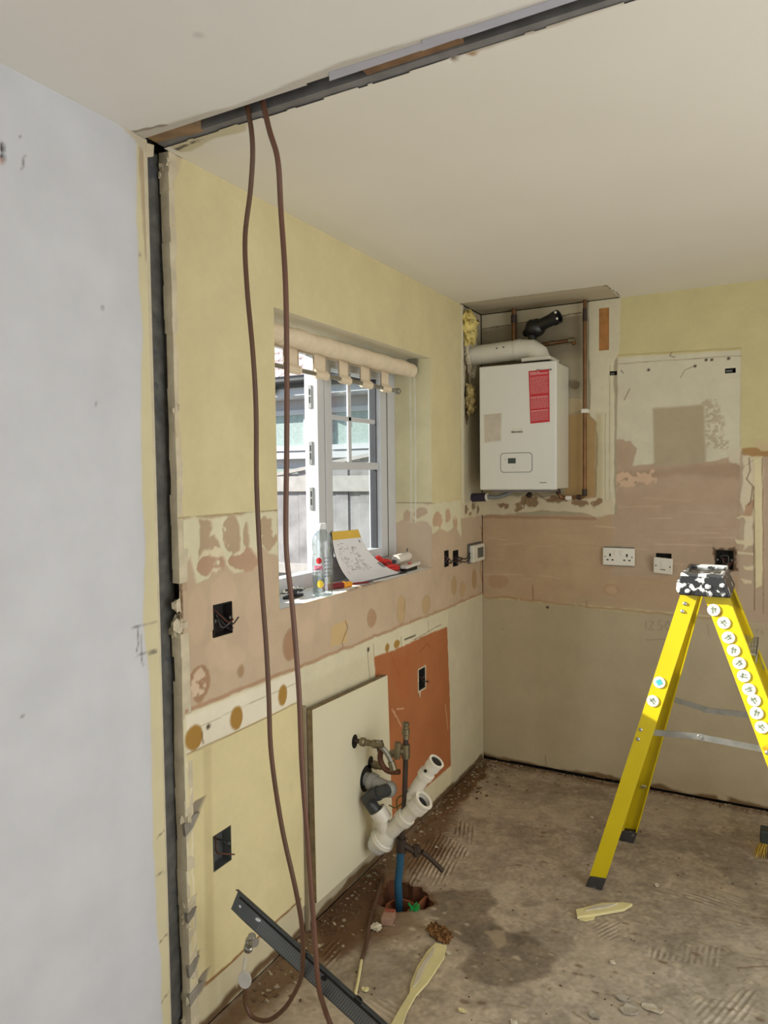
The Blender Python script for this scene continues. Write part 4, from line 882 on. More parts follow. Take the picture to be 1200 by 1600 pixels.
for i in range(40):
    t0 = .03+i*.0235
    if i in (3, 18, 19, 30): continue
    s_ = .06
    hgt = .011 if i in (0, 1, 20, 31) else .005
    while s_ < (.5 if i == 0 else .92):
        l_ = rg.uniform(.05, .16); e_ = min(s_+l_, .94); p = [onl(s_, t0), onl(e_, t0), onl(e_, t0+hgt), onl(s_, t0+hgt)]
        b.add([(q.x, BY-.0016, q.z) for q in p], [(0, 1, 2, 3)]); s_ = e_+.02
b.build('label_print', wink, wl, kind='stuff')
R_ = [dot(756, 648), dot(784, 645), dot(783, 689), dot(757, 692)]
wl = MB().prism([(p.x, BY-.0005, p.z) for p in R_], (0, -.0006, 0)).build('info_label', mat('translucent_label', (214, 206, 190), .5), boil)
b = MB()
for i in range(17):
    t0 = .05+i*.055; s_ = .06
    while s_ < .9:
        e_ = min(s_+rg.uniform(.06, .2), .93); p = [onl(s_, t0), onl(e_, t0), onl(e_, t0+.014), onl(s_, t0+.014)]; b.add([(q.x, BY-.0014, q.z) for q in p], [(0, 1, 2, 3)]); s_ = e_+.03
b.build('label_print', mat('pinkish_ink', (176, 152, 140), .6), wl, kind='stuff')
inkd = mat('dark_lettering', (44, 46, 46), .5)
q = dot(838, 580.5); text_part('lettering', 'Glow-worm', .0150, (q.x, BY-.0008, q.z), (1, 0, 0), (0, 0, 1), inkd, boil)
q = dot(796, 678.5); q2 = dot(817, 669); MB().box((q.x, BY-.0012, q.z), (q2.x, BY-.0003, q2.z)).build('name_sticker', mat('cream_sticker', (232, 228, 214), .4), boil)
q = dot(799, 676.2); text_part('lettering', 'Glow-worm', .0115, (q.x, BY-.0018, q.z), (1, 0, 0), (0, 0, 1), inkd, boil)
q = dot(843, 755); MB().box((q.x, BY-.0012, q.z), (q.x+.034, BY-.0004, q.z+.005)).build('small_emblem', mat('grey_lettering', (150, 154, 150), .5), boil)
flueM = mat('white_flue_plastic', (222, 218, 204), .4, var=.03)
MB().box((.29, -.20, BZ1-.004), (.425, -.05, BZ1+.014)).build('flue_turret', blackp, boil, bevel=.003); MB().box((.285, -.21, BZ1+.014), (.43, -.045, BZ1+.032)).build('flue_flange', flueM, boil, bevel=.004)
t = thing('flue_pipe', 'white horizontal flue pipe with elbow running from the boiler top into the wall', 'pipe', (.35, -.13, 2.12))
MB().tube([(-.07, -.13, 2.165), (.26, -.13, 2.175), (.315, -.13, 2.170), (.348, -.13, 2.145), (.36, -.13, 2.11)], .050, 22).build('pipe', flueM, t, smooth=50)
MB().ring((.235, -.13, 2.174), (.262, -.13, 2.175), .053, .049).build('joint_ring', flueM, t, smooth=50)
b = MB(); b.disc((.15, -.179, 2.185), (0, -1, 0), .0035, .002, 8); b.disc((.185, -.179, 2.187), (0, -1, 0), .0035, .002, 8); b.each('screw', blackp, t)
foam = mat('yellow_expanding_foam', (224, 206, 128), .85, var=.3, scale=30, bump=.8, bscale=40)
b = MB()
for i, (y_, z_, r_) in enumerate(((-.235, 2.34, .035), (-.215, 2.30, .045), (-.205, 2.255, .04), (-.23, 2.31, .035), (-.19, 2.275, .03), (-.20, 2.33, .03))): b.blob((.018, y_, z_), (r_*.8, r_, r_), i, .35, 16, 10, 3)
tag(b.build('foam_lump', foam, smooth=35), 'yellow expanding foam lump squeezed out above the flue pipe', 'foam')
b = MB()
for i, (y_, z_, r_) in enumerate(((-.20, 1.975, .035), (-.185, 1.93, .04), (-.19, 1.895, .03))): b.blob((.012, y_, z_), (r_*.6, r_*.8, r_), i+9, .4, 16, 10, 3)
tag(b.build('foam_lump', mat('dirty_foam', (186, 166, 112), .9, var=.4, scale=30, bump=.8, bscale=40), smooth=35), 'dirty foam lump in the wall hole left of the boiler', 'foam')
b = MB(); 
for k in range(26):
    a = k/26*2*math.pi; rr = .07+.015*math.sin(3*a); b.blob((-.002, -.14+rr*math.cos(a)*.9, 2.165+rr*math.sin(a)*1.1), (.012, .018, .02), k, .4, 7, 5)
b.build('broken_plaster_collar', raw, WALL)
copper = mat('tarnished_copper', (126, 92, 62), .45, .7, var=.35, scale=12); brass = mat('dull_brass', (128, 118, 92), .4, .7, var=.3); darkp = mat('grimy_dark_pipe', (66, 54, 46), .6, .3, var=.3)
t = thing('gas_pipe', 'long copper pipe dropping from the ceiling right of the boiler then turning under it', 'pipe', (.55, -.03, 1.44))
MB().tube([(.553, -.035, 2.42), (.553, -.035, 1.455), (.550, -.035, 1.442), (.540, -.035, 1.435), (.445, -.035, 1.430), (.432, -.04, 1.436), (.428, -.05, 1.452), (.42, -.07, 1.485)], .0095, 12).build('pipe', copper, t, smooth=50)
MB().cyl((.553, -.035, 1.44), (.553, -.035, 1.475), .0125, 12).cyl((.535, -.035, 1.434), (.515, -.035, 1.434), .0125, 12).cyl((.428, -.052, 1.455), (.423, -.062, 1.473), .0125, 12).cyl((.553, -.035, 2.30), (.553, -.035, 2.36), .011, 12).each('solder_joint', darkp, t, smooth=50)
for c in ((.553, 1.861), (.475, 1.431)): MB().box((c[0]-.016, -.048, c[1]-.010), (c[0]+.016, .004, c[1]+.010)).build('pipe_clip', pale, t, bevel=.003)
t = thing('copper_pipe_stub', 'short vertical copper pipe behind the flue at the left of the recess', 'pipe', (.193, -.04, 2.2))
MB().cyl((.193, -.04, 2.40), (.193, -.04, 2.20), .0125, 12).build('pipe', copper, t, smooth=50); MB().cyl((.193, -.04, 2.33), (.193, -.04, 2.37), .0155, 12).each('solder_joint', darkp, t, smooth=50)
t = thing('capped_pipe', 'horizontal copper pipe with capped end to the right of the flue elbow', 'pipe', (.4, -.04, 2.2))
MB().tube([(.29, -.05, 2.198), (.36, -.045, 2.205), (.49, -.04, 2.212), (.50, -.04, 2.200), (.503, -.04, 2.19)], .0105, 12).build('pipe', copper, t, smooth=50)
MB().cyl((.475, -.041, 2.212), (.505, -.04, 2.213), .014, 12).cyl((.385, -.043, 2.208), (.40, -.043, 2.208), .0135, 12).each('solder_joint', brass, t, smooth=50)
t = thing('vent_elbow', 'black plastic flue elbow stub pointing right above the boiler', 'pipe', (.32, -.06, 2.29))
blk = mat('black_plastic', (26, 26, 28), .35, var=.1)
MB().blob((.315, -.075, 2.285), (.052, .05, .045), 4, .06, 18, 12).build('body', blk, t, smooth=60)
MB().cyl((.33, -.08, 2.29), (.43, -.11, 2.318), .03, 18).ring((.415, -.105, 2.312), (.445, -.115, 2.321), .034, .026).build('outlet', blk, t, smooth=50)
MB().cyl((.25, -.02, 2.275), (.30, -.07, 2.285), .02, 12).cyl((.30, -.075, 2.22), (.30, -.075, 2.26), .022, 12).build('inlet', blk, t, smooth=50)
b = MB(); b.disc((.436, -.142, 2.335), (.6, -.8, .1), .006, .003, 10); b.disc((.442, -.138, 2.305), (.6, -.8, .1), .006, .003, 10); b.each('bolt', pale, t)
t = thing('insulated_pipe', 'dark foam wrapped pipe end sticking out below the boiler at left', 'pipe', (.03, -.1, 1.44))
MB().ring((-.03, -.14, 1.432), (.075, -.14, 1.437), .022, .012).build('foam_sleeve', mat('dark_purple_foam', (52, 44, 60), .9), t, smooth=50); MB().ring((.075, -.14, 1.436), (.085, -.14, 1.437), .021, .012).build('collar', pale, t, smooth=50)
MB().tube([(.08, -.14, 1.437), (.13, -.13, 1.436), (.18, -.12, 1.452), (.22, -.12, 1.478)], .011, 12, smooth=5).build('grey_hose', mat('grey_hose', (128, 130, 128), .6), t, smooth=60)
b = MB().cyl((.285, -.08, 1.445), (.285, -.08, 1.48), .008, 10).blob((.285, -.085, 1.445), (.016, .014, .012), 3, .15); o = b.build('drain_valve', darkp, smooth=50); tag(o, 'small dark drain valve poking out under the middle of the boiler', 'valve')
o = MB().ell((.50, -.008, 1.995), (0, -1, 0), .018, .02, .012, 12).build('wall_plug', mat('brown_stain_plug', (110, 96, 74), .9)); tag(o, 'round brown plug in the wall to the right of the boiler casing', 'plug')

# ------------------------------------------------------------------ loose board and sink plumbing
boardM = mat('cream_melamine', (226, 219, 190), .4, var=.03, scale=4); edgeM = mat('raw_chipboard', (128, 112, 84), .9, var=.3, scale=40)
t = thing('back_board', 'cream board standing against the wall behind the sink pipes', 'board', (.03, -1.4, .08))
bx0 = .016; bx1 = .040
MB().add([(bx1, -1.685, .10), (bx1, -1.135, .095), (bx1, -1.165, .757), (bx1, -1.692, .770), (bx1-.002, -1.685, .10), (bx1-.002, -1.135, .095), (bx1-.002, -1.165, .757), (bx1-.002, -1.692, .770)], [(0, 1, 2, 3), (7, 6, 5, 4), (0, 4, 5, 1), (1, 5, 6, 2), (2, 6, 7, 3), (3, 7, 4, 0)]).build('face', boardM, t)
MB().add([(x, y, z) for x in (bx0, bx1-.002) for (y, z) in ((-1.685, .10), (-1.135, .095), (-1.165, .757), (-1.692, .770))], [(0, 1, 2, 3), (7, 6, 5, 4), (0, 4, 5, 1), (1, 5, 6, 2), (2, 6, 7, 3), (3, 7, 4, 0)]).build('chipboard_core', edgeM, t)
struct(MB().box((.0, -1.70, .0), (.014, -1.69, .78)).build('trim_1', mat('grey_batten', (150, 136, 112), .8, var=.2)))
Wp = lambda u, v, y=-1.35: WF(u, v, y)
def collar(b, p, q, r): b.cyl(p, q, r, 16)
hb_ = MB(); hb_.ell((.0405, -1.425, .575), (1, 0, 0), .020, .026, .001, 18).ell((.0405, -1.31, .455), (1, 0, 0), .020, .024, .001, 18).ell((.0405, -1.345, .405), (1, 0, 0), .045, .05, .001, 22); hb_.each('pipe_hole', blackp, t)
t = thing('tap_valve', 'upper isolating valve and grey hose sticking out of the cream board', 'valve', (.05, -1.425, .57))
A0 = Vector((.02, -1.425, .578)); ex = Vector((1, 0, 0))
P2 = WF(600, 1165, -1.425)
dx = (P2-A0); dxn = dx.normalized()
MB().cyl(A0, A0+dxn*.12, .0085, 12).build('pipe', darkp, t, smooth=50)
MB().lathe([(.010, .045), (.016, .048), (.0165, .062), (.011, .066), (.012, .078), (.010, .095), (.015, .098), (.016, .108), (.0155, .112), (.010, .114), (.011, .13), (.0085, .14)], A0, dxn, 6*2).build('compression_fitting', brass, t, smooth=30)
q = A0+dxn*.135
MB().tube([q, WF(590, 1160, -1.42), WF(603, 1175, -1.41), WF(611, 1190, -1.40), WF(614, 1200, -1.40)], .0095, 12, smooth=5).build('braided_hose', mat('braided_steel', (140, 138, 126), .45, .6, var=.25, scale=90), t, smooth=60)
MB().cyl(WF(611, 1190, -1.40), WF(615, 1203, -1.40), .0135, 10).build('hose_nut', brass, t, smooth=30)
t = thing('rising_pipe', 'upright dark copper pipe with brass valve on top rising from the floor hole', 'pipe', (.21, -1.35, 0))
top = Wp(634, 1130); bot = Wp(627, 1322)
MB().tube([top, Wp(634, 1180), Wp(632, 1250), bot], .0095, 12).build('pipe', darkp, t, smooth=50)
MB().lathe([(.008, 0), (.013, .003), (.013, .012), (.0105, .014), (.0105, .024), (.014, .026), (.0145, .044), (.011, .047), (.012, .062)], top+Vector((0, 0, .004)), (0, 0, -1), 12).build('top_valve', brass, t, smooth=30)
mid = Wp(634, 1172); 
MB().cyl(mid+Vector((0, 0, .022)), mid-Vector((0, 0, .030)), .0155, 12).cyl(mid, Wp(610, 1178, -1.37), .0135, 12).cyl(Wp(622, 1160, -1.37), Wp(620, 1185, -1.37), .0125, 10).build('branch_valve', brass, t, smooth=30)
MB().tube([bot+Vector((0, 0, .02)), Wp(625, 1350), Wp(622, 1380), Vector((.19, -1.36, -.20))], .0145, 14).build('blue_pipe', mat('blue_water_pipe', (38, 88, 116), .5, var=.15), t, smooth=50, )
MB().cyl(bot+Vector((0, 0, .030)), bot-Vector((0, 0, .02)), .019, 12).tube([bot+Vector((0, 0, .01)), bot+Vector((.045, .01, -.012)), bot+Vector((.07, .02, -.012))], .012, 10).cyl(bot+Vector((.055, .014, -.03)), bot+Vector((.055, .014, .010)), .014, 8).build('stopcock', darkp, t, smooth=40)
MB().tube([bot+Vector((.075, .02, -.012)), bot+Vector((.10, .05, -.05)), bot+Vector((.13, .08, -.10))], .009, 8).build('side_pipe', darkp, t, smooth=50)
t = thing('hot_pipe', 'lower bent brown copper pipe leaving the board beside the grey waste', 'pipe', (.05, -1.31, .45))
h0 = Vector((.02, -1.31, .455)); h1 = WF(607, 1203, -1.31)
MB().cyl(h0, h0.lerp(h1, .5), .010, 12).build('pipe', darkp, t, smooth=50); MB().lathe([(.011, .03), (.0155, .033), (.0155, .052), (.011, .055), (.011, .07)], h0, h1-h0, 12).build('fitting', brass, t, smooth=30)
MB().tube([WF(596, 1170, -1.35), WF(594, 1185, -1.35), WF(599, 1198, -1.35), WF(608, 1205, -1.35), WF(624, 1206, -1.35)], .0105, 12, smooth=5).build('bend', mat('brown_copper', (98, 62, 44), .5, .4, var=.2), t, smooth=60)
MB().cyl(WF(592, 1158, -1.33), WF(596, 1174, -1.34), .015, 12).build('elbow_joint', darkp, t, smooth=40)
wst = mat('white_waste_plastic', (222, 216, 200), .4, var=.04); gry = mat('grey_waste_plastic', (150, 148, 140), .45, var=.06); blkw = mat('black_waste_elbow', (58, 60, 60), .4, var=.1)
t = thing('sink_trap', 'white plastic bottle trap with two open branches under a black elbow', 'sink trap', (.12, -1.35, .15))
w0 = Vector((.03, -1.345, .405)); w1 = Wp(608, 1233)
MB().cyl(w0, w1, .027, 20).blob(tuple(w1), (.030, .030, .030), 1, .02, 18, 12).ring(w0+(w1-w0)*.25, w0+(w1-w0)*.45, .033, .02).build('grey_coupling', gry, t, smooth=50)
e0 = Wp(600, 1236, -1.39); e1 = Wp(572, 1246, -1.39); e2 = Wp(593, 1275, -1.37)
MB().tube([w1, e0, e1.lerp(e0, .35), e1+(e2-e1)*.08, e1.lerp(e2, .35), e2], .0235, 18).cyl(e0.lerp(e1, .3), e0.lerp(e1, .42), .027, 18).cyl(e1.lerp(e2, .75), e2, .026, 18).build('black_elbow', blkw, t, smooth=50)
tb = Wp(585, 1325); tu = Wp(620, 1288); ax = (tu-tb).normalized()
MB().lathe([(.004, -.012), (.022, -.008), (.034, .004), (.040, .022), (.041, .05)], tb, ax, 24).build('trap_bowl', mat('translucent_waste', (214, 212, 204), .35, var=.04), t, smooth=50)
MB().lathe([(.043, .045), (.049, .047), (.050, .056), (.047, .060), (.047, .066), (.042, .07), (.040, .085), (.030, .105)], tb, ax, 24).build('collar_nut', wst, t, smooth=40)
c0 = tb+ax*.085
MB().cyl(c0, e2, .0275, 18).ring(Wp(600, 1281, -1.365), Wp(589, 1265, -1.375), .033, .024).build('left_branch', wst, t, smooth=50)
m1 = Wp(633, 1277); m2 = Wp(656, 1256)
MB().cyl(c0, m1, .030, 18).ring(m1-(m2-m1)*.2, m1+(m2-m1)*.12, .036, .026).cyl(m1, m2, .029, 18).build('right_branch', wst, t, smooth=50)
md = (m2-m1).normalized()
MB().ring(m2-md*.025, m2+md*.004, .037, .028).ring(m2-md*.01, m2+md*.022, .034, .0265).ring(m2+md*.018, m2+md*.026, .038, .0265).build('open_socket', wst, t, smooth=50)
MB().ell(m2+md*.006, md, .0262, .0262, .0005, 18).each('socket_void', blackp, t)
u0 = Wp(634, 1272, -1.33); u1 = Wp(645, 1240, -1.33); u2 = Wp(664, 1212, -1.33); u3 = Wp(681, 1191, -1.33)
MB().tube([u0, u1, u1.lerp(u2, .3), u2, u3], .024, 18).ring(u1+Vector((0, 0, -.015)), u1+Vector((.004, 0, .004)), .0285, .022).build('upper_branch', wst, t, smooth=50)
ud = (u3-u2).normalized()
MB().ring(u2-ud*.004, u2+ud*.018, .030, .022).ring(u3-ud*.030, u3+ud*.004, .0285, .022).ring(u3-ud*.002, u3+ud*.006, .0305, .022).build('open_socket', wst, t, smooth=50)
MB().ell(u3+ud*.001, ud, .0222, .0222, .0005, 18).ell(u2.lerp(u3, .45)+Vector((-.005, -.026, .004)), (-.2, -1, .1), .006, .006, .003, 10).each('socket_void', blackp, t)
o = MB().tube([Wp(608, 1258, -1.30), Wp(618, 1262, -1.31), Wp(628, 1255, -1.32), Wp(634, 1248, -1.33), Wp(628, 1243, -1.33), Wp(620, 1250, -1.32), Wp(622, 1268, -1.32), Wp(628, 1275, -1.33)], .0025, 6, smooth=6).build('earth_wire', mat('earth_green_yellow', (110, 120, 44), .5), smooth=60)
tag(o, 'thin green and yellow earth wire looped round the upright pipe', 'wire')

# ------------------------------------------------------------------ ladder
yelF = mat('yellow_fibreglass', (206, 184, 10), .38, var=.06, scale=6, spots=(11, .68, (172, 138, 20))); alu = mat('scuffed_aluminium', (178, 180, 176), .35, .85, var=.2, scale=25); rub = mat('black_rubber_foot', (58, 54, 52), .7, var=.2, spots=(30, .62, (120, 112, 104)))
lad = thing('step_ladder', 'yellow fibreglass step ladder with paint spattered black top cap', 'ladder', (1.2, -.77, 0))
def rail(name, A, B, wid, dep, sgn, thk=.005, m=yelF):      # C section; web faces -sgn*y, flanges run to +sgn*y
    A = Vector(A); B = Vector(B); d = (B-A).normalized(); Y = Vector((0, sgn, 0)); Y = (Y-d*Y.dot(d)).normalized(); X = d.cross(Y); X = X if X.x > 0 else -X
    prof = [(-wid/2, 0), (wid/2, 0), (wid/2, dep), (wid/2-thk, dep), (wid/2-thk, thk), (-wid/2+thk, thk), (-wid/2+thk, dep), (-wid/2, dep)]
    b = MB(); n = len(prof); vs = [A+X*p+Y*q for p, q in prof]+[B+X*p+Y*q for p, q in prof]
    b.add(vs, [(i, (i+1) % n, (i+1) % n+n, i+n) for i in range(n)]+[(0, 1, 4, 5), (1, 2, 3, 4), (0, 5, 6, 7), (n, n+5, n+4, n+1), (n+1, n+4, n+3, n+2), (n, n+7, n+6, n+5)])
    return b.build(name, m, lad), d, X, Y
LNb, LNt = Vector((.822, -.99, .03)), Vector((1.137, -.905, 1.155)); LFb, LFt = Vector((.865, -.545, .03)), Vector((1.140, -.665, 1.150))
RNt = Vector((1.200, -.915, 1.155)); RFt = Vector((1.205, -.655, 1.150)); RNb = Vector((1.618, -1.02, .03)); RFb = Vector((1.618, -.54, .03))
_, dLN, xLN, yLN = rail('rear_rail', LNb, LNt, .056, .030, 1); rail('rear_rail', LFb, LFt, .056, .030, -1)
_, dRN, xRN, yRN = rail('front_rail', RNb, RNt, .076, .030, 1); rail('front_rail', RFb, RFt, .076, .030, -1)
for A_, w_, sg in ((LNb, .060, 1), (LFb, .060, -1), (RNb, .08, 1), (RFb, .08, -1)):
    MB().prism([(A_.x-w_/2-.010, A_.y-sg*.003, 0), (A_.x+w_/2-.010, A_.y-sg*.003, 0), (A_.x+w_/2+.006, A_.y-sg*.003, .05), (A_.x-w_/2+.006, A_.y-sg*.003, .045)], (0, sg*.038, 0)).build('rubber_foot', rub, lad, bevel=.004)
def at(A, B, z): t_ = (z-A.z)/(B.z-A.z); return A.lerp(B, t_)
stick = mat('white_disc_sticker', (206, 204, 198), .5, var=.03); squig = mat('green_grey_ink', (120, 136, 112), .6); teal = mat('teal_ink', (70, 178, 186), .6)
def sticker(u, v, A, B, X, d, kind=0, plane=None):
    y_ = at(A, B, .85).y
    for _ in range(4): p = WF(u, v, y_-.0012); y_ = at(A, B, p.z).y
    n_ = X.cross(d).normalized(); n_ = n_ if n_.y < 0 else -n_; p = p+n_*.001
    st_ = MB().ell(p, n_, .021, .021, .0008, 20, upv=tuple(d)).build('sticker', stick, lad)
    b = MB(); a_ = random.uniform(0, 3); ux_ = X*math.cos(a_)+d*math.sin(a_); uz_ = -X*math.sin(a_)+d*math.cos(a_); c_ = p+n_*.0012
    if kind: b.obox(c_, (X+d).normalized()*.009, (X-d).normalized()*.009, n_*.0003); b.build('emblem', teal, st_)
    else:
        b.obox(c_+uz_*.003, ux_*.012, uz_*.002, n_*.0003); b.obox(c_-uz_*.005, ux_*.008, uz_*.0016, n_*.0003); b.obox(c_+ux_*.004, ux_*.002, uz_*.009, n_*.0003); b.build('emblem', squig, st_)
for (u, v) in ((1115, 953), (1131, 973), (1138, 996), (1146, 1016), (1155, 1036), (1162, 1056), (1170, 1077), (1178, 1094), (1182, 1114), (1190, 1136)): sticker(u, v, RNb, RNt, xRN, dRN)
sticker(1030, 1066, LNb, LNt, xLN, dLN, 1); sticker(1020, 1095, LNb, LNt, xLN, dLN)
def bolt(u, v, A, B, X, d, r=.007):
    y_ = at(A, B, .8).y
    for _ in range(4): p = WF(u, v, y_-.001); y_ = at(A, B, p.z).y
    n_ = X.cross(d).normalized(); n_ = n_ if n_.y < 0 else -n_; MB().lathe([(r, 0), (r*.95, .002), (r*.5, .004)], p, n_, 10).build('rivet', alu, lad)
for q in ((1001, 1140), (997, 1155), (1070, 943), (1066, 955)): bolt(*q, LNb, LNt, xLN, dLN)
bolt(1199, 1176, RNb, RNt, xRN, dRN, .008)
spl = mat('spattered_black_plastic', (40, 42, 44), .35, var=.2, spots=(30, .585, (206, 208, 206))); splt = mat('worn_cap_top', (64, 66, 66), .35, var=.2, spots=(16, .50, (214, 216, 216)))
CY0, CY1 = -.945, -.635
b = MB(); pr = [(1.098, 1.118), (1.086, 1.135), (1.089, 1.170), (1.100, 1.186), (1.238, 1.186), (1.262, 1.118)]
b.prism([(x, CY0, z) for x, z in pr], (0, CY1-CY0, 0)); b.build('top_cap', spl, lad, bevel=.005)
b = MB(); b.box((1.100, CY0+.004, 1.184), (1.236, CY0+.045, 1.196)); b.box((1.100, CY1-.05, 1.184), (1.236, CY1-.004, 1.196)); b.box((1.100, CY0+.045, 1.184), (1.112, CY1-.05, 1.195)); b.box((1.224, CY0+.045, 1.184), (1.236, CY1-.05, 1.195)); b.box((1.15, CY0+.10, 1.184), (1.22, CY0+.16, 1.190))
b.build('tool_tray', splt, lad, bevel=.003)
b = MB()
for (x, y) in ((1.16, CY1-.025), (1.195, CY1-.025), (1.13, CY0+.022)): b.disc((x, y, 1.1965), (0, 0, 1), .008, .0006, 12)
b.each('tray_hole', blackp, lad)
for (x, z) in ((1.125, 1.133), (1.19, 1.155), (1.195, 1.128), (1.235, 1.16), (1.238, 1.13)): MB().lathe([(.010, 0), (.009, .003), (.004, .005)], (x, CY0, z), (0, -1, 0), 10).build('rivet', splt, lad)
MB().cyl((1.137, CY0-.0005, 1.130), (1.137, CY0-.001, 1.130), .009, 12).build('cap_hole', blackp, lad)
# spreaders
for (ya, P_, Q_, M_) in ((-.915, at(LNb, LNt, .60), at(RNb, RNt, .60), (1.165, .612)), (-.60, at(LFb, LFt, .645), at(RFb, RFt, .62), (1.16, .615))):
    a_ = Vector((P_.x+.0, ya, P_.z)); m_ = Vector((M_[0], ya, M_[1])); c_ = Vector((Q_.x, ya, Q_.z))
    MB().bar(a_, m_+Vector((.01, 0, 0)), .022, .003).build('spreader_bar', alu, lad); MB().bar(m_-Vector((.015, .003, 0)), c_-Vector((0, .003, 0)), .022, .003).build('spreader_bar', alu, lad)
    MB().lathe([(.009, 0), (.007, .004)], m_-Vector((0, .004, 0)), (0, -1, 0), 10).build('rivet', alu, lad); MB().lathe([(.009, 0), (.007, .004)], c_-Vector((.02, .005, 0)), (0, -1, 0), 10).build('rivet', alu, lad)
    MB().obox((P_.x+.005, ya+.01, P_.z+.008), (.012, 0, 0), (0, .012, 0), (0, 0, .022)).build('spreader_bracket', alu, lad)
# treads between the front rails, braces between the rear rails
for z_ in (.93, .63, .33):
    a_, c_ = at(RNb, RNt, z_), at(RFb, RFt, z_)
    b = MB(); b.box((a_.x-.030, a_.y+.006, z_-.004), (a_.x+.058, c_.y-.006, z_)); b.box((a_.x-.032, a_.y+.006, z_-.030), (a_.x-.029, c_.y-.006, z_+.001)); b.box((a_.x+.056, a_.y+.006, z_-.030), (a_.x+.059, c_.y-.006, z_))
    for i in range(9): b.box((a_.x-.028+i*.0098, a_.y+.006, z_), (a_.x-.024+i*.0098, c_.y-.006, z_+.0025))
    b.build('tread', alu, lad)
    MB().bar(Vector((a_.x+.05, c_.y-.008, z_-.01)), at(RFb, RFt, z_-.12)+Vector((.03, -.012, 0)), .02, .003, (0, 1, 0)).build('tread_brace', alu, lad)
for z_ in (.30,):
    a_, c_ = at(LNb, LNt, z_), at(LFb, LFt, z_)
    MB().box((a_.x-.002, a_.y+.006, z_-.025), (a_.x+.004, c_.y-.006, z_+.02)).build('rear_brace', alu, lad)
    MB().bar(at(LFb, LFt, .24)+Vector((0, -.01, 0)), at(LFb, LFt, .36)+Vector((.0, -.13, -.05)), .018, .003, (1, 0, 0)).build('rear_brace', alu, lad)

# ------------------------------------------------------------------ cables and the hanging metal channel
CH0 = Vector((.137, -2.20, .408)); CH1 = Vector((.574, -2.20, .207)); chd = (CH1-CH0).normalized(); CH1 = CH0+chd*.96
CH0b = CH0; zend = CH1.z
chn = Vector((0, -1, 0)); chu = chd.cross(chn).normalized(); chu = chu if chu.z > 0 else -chu
chnM = mat('dark_galvanised_channel', (108, 114, 116), .45, .6, var=.2, scale=14, bump=.2)
t = thing('metal_channel', 'dark grey metal stud channel leaning low across the hanging cables', 'metal channel', tuple(CH0))
def cp(a, b_, c): return CH0+chd*a+chu*b_*1.32+chn*c        # along, up, toward the camera
L_ = .96
b = MB(); b.add([cp(-.012, .026, 0), cp(L_, .026, 0), cp(L_, .026, .002), cp(-.012, .026, .002), cp(-.012, -.026, 0), cp(L_, -.026, 0), cp(L_, -.026, .002), cp(.03, -.026, .002)], [(0, 1, 2, 3), (4, 5, 6, 7), (0, 4, 5, 1), (3, 2, 6, 7), (0, 3, 7, 4), (1, 5, 6, 2)])
b.build('web', chnM, t)
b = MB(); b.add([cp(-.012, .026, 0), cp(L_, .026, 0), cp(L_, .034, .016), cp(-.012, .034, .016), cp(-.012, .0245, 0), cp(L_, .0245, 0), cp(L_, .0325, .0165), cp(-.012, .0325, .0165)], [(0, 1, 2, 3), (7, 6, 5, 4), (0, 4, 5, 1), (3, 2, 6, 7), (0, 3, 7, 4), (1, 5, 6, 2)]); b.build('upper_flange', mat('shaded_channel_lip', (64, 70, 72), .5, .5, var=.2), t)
b = MB(); b.add([cp(.03, -.026, .002), cp(L_, -.026, .002), cp(L_, -.026, -.03), cp(.05, -.026, -.03), cp(.03, -.0245, .002), cp(L_, -.0245, .002), cp(L_, -.0245, -.03), cp(.05, -.0245, -.03)], [(0, 1, 2, 3), (7, 6, 5, 4), (0, 4, 5, 1), (3, 2, 6, 7), (0, 3, 7, 4), (1, 5, 6, 2)]); b.build('lower_flange', chnM, t)
b = MB()
for i in range(130):
    a_ = .08+i*.0066; b.add([cp(a_, -.023, .0025), cp(a_+.003, -.023, .0025), cp(a_+.010, .010, .0025), cp(a_+.007, .010, .0025)], [(0, 1, 2, 3)])
b.build('embossed_ribs', mat('worn_channel_ribs', (134, 138, 138), .5, .6), t, kind='stuff')
MB().add([cp(a, .012, .0028) for a in (0,)]+[cp(0, .017, .003), cp(L_, .017, .003), cp(L_, .012, .003)], [(0, 1, 2, 3)]).build('fold_line', voidM, t)
MB().ell(cp(.012, -.002, .003), chn, .004, .004, .001, 12).ell(cp(.075, .004, .003), chn, .009, .005, .001, 14).each('punched_hole', paperM, t)
MB().ell(cp(.225, .022, .004), chn, .012, .010, .001, 14).ell(cp(.30, .006, .004), chn, .008, .006, .001, 14).ell(cp(.40, .024, .004), chn, .013, .011, .001, 14).each('knockout', voidM, t)
cabM = mat('red_brown_cable', (106, 72, 55), .38, var=.12, scale=8); cabM2 = mat('brown_cable', (98, 68, 48), .38, var=.12, scale=8)
def hang(px, ypl): return [WF(u, v, y) for (u, v), y in zip(px, ypl)]
n1 = [(388, 170), (394, 215), (392, 290), (383, 370), (386, 450), (395, 550), (400, 640), (401, 760), (408, 900), (416, 1010), (420, 1090), (424, 1180), (440, 1290), (462, 1390), (472, 1450), (473, 1500)]
P1 = hang(n1, [-2.29, -2.29]+[-2.27]*4+[-2.26]*6+[-2.25, -2.245, -2.24, -2.236])
P1[0] = Vector((.30, -2.31, 2.47)); 
e_ = P1[-1]
P1 += [WF(471, 1525, -2.215), WF(462, 1548, -2.19), WF(445, 1575, -2.17), WF(420, 1594, -2.15), WF(396, 1590, -2.14), WF(384, 1570, -2.14), WF(383, 1545, -2.14)]
o = MB().tube(P1, .0062, 10, smooth=6).build('hanging_cable', cabM2, smooth=70); tag(o, 'left brown cable hanging from the ceiling slot and looping back to the low valve', 'cable')
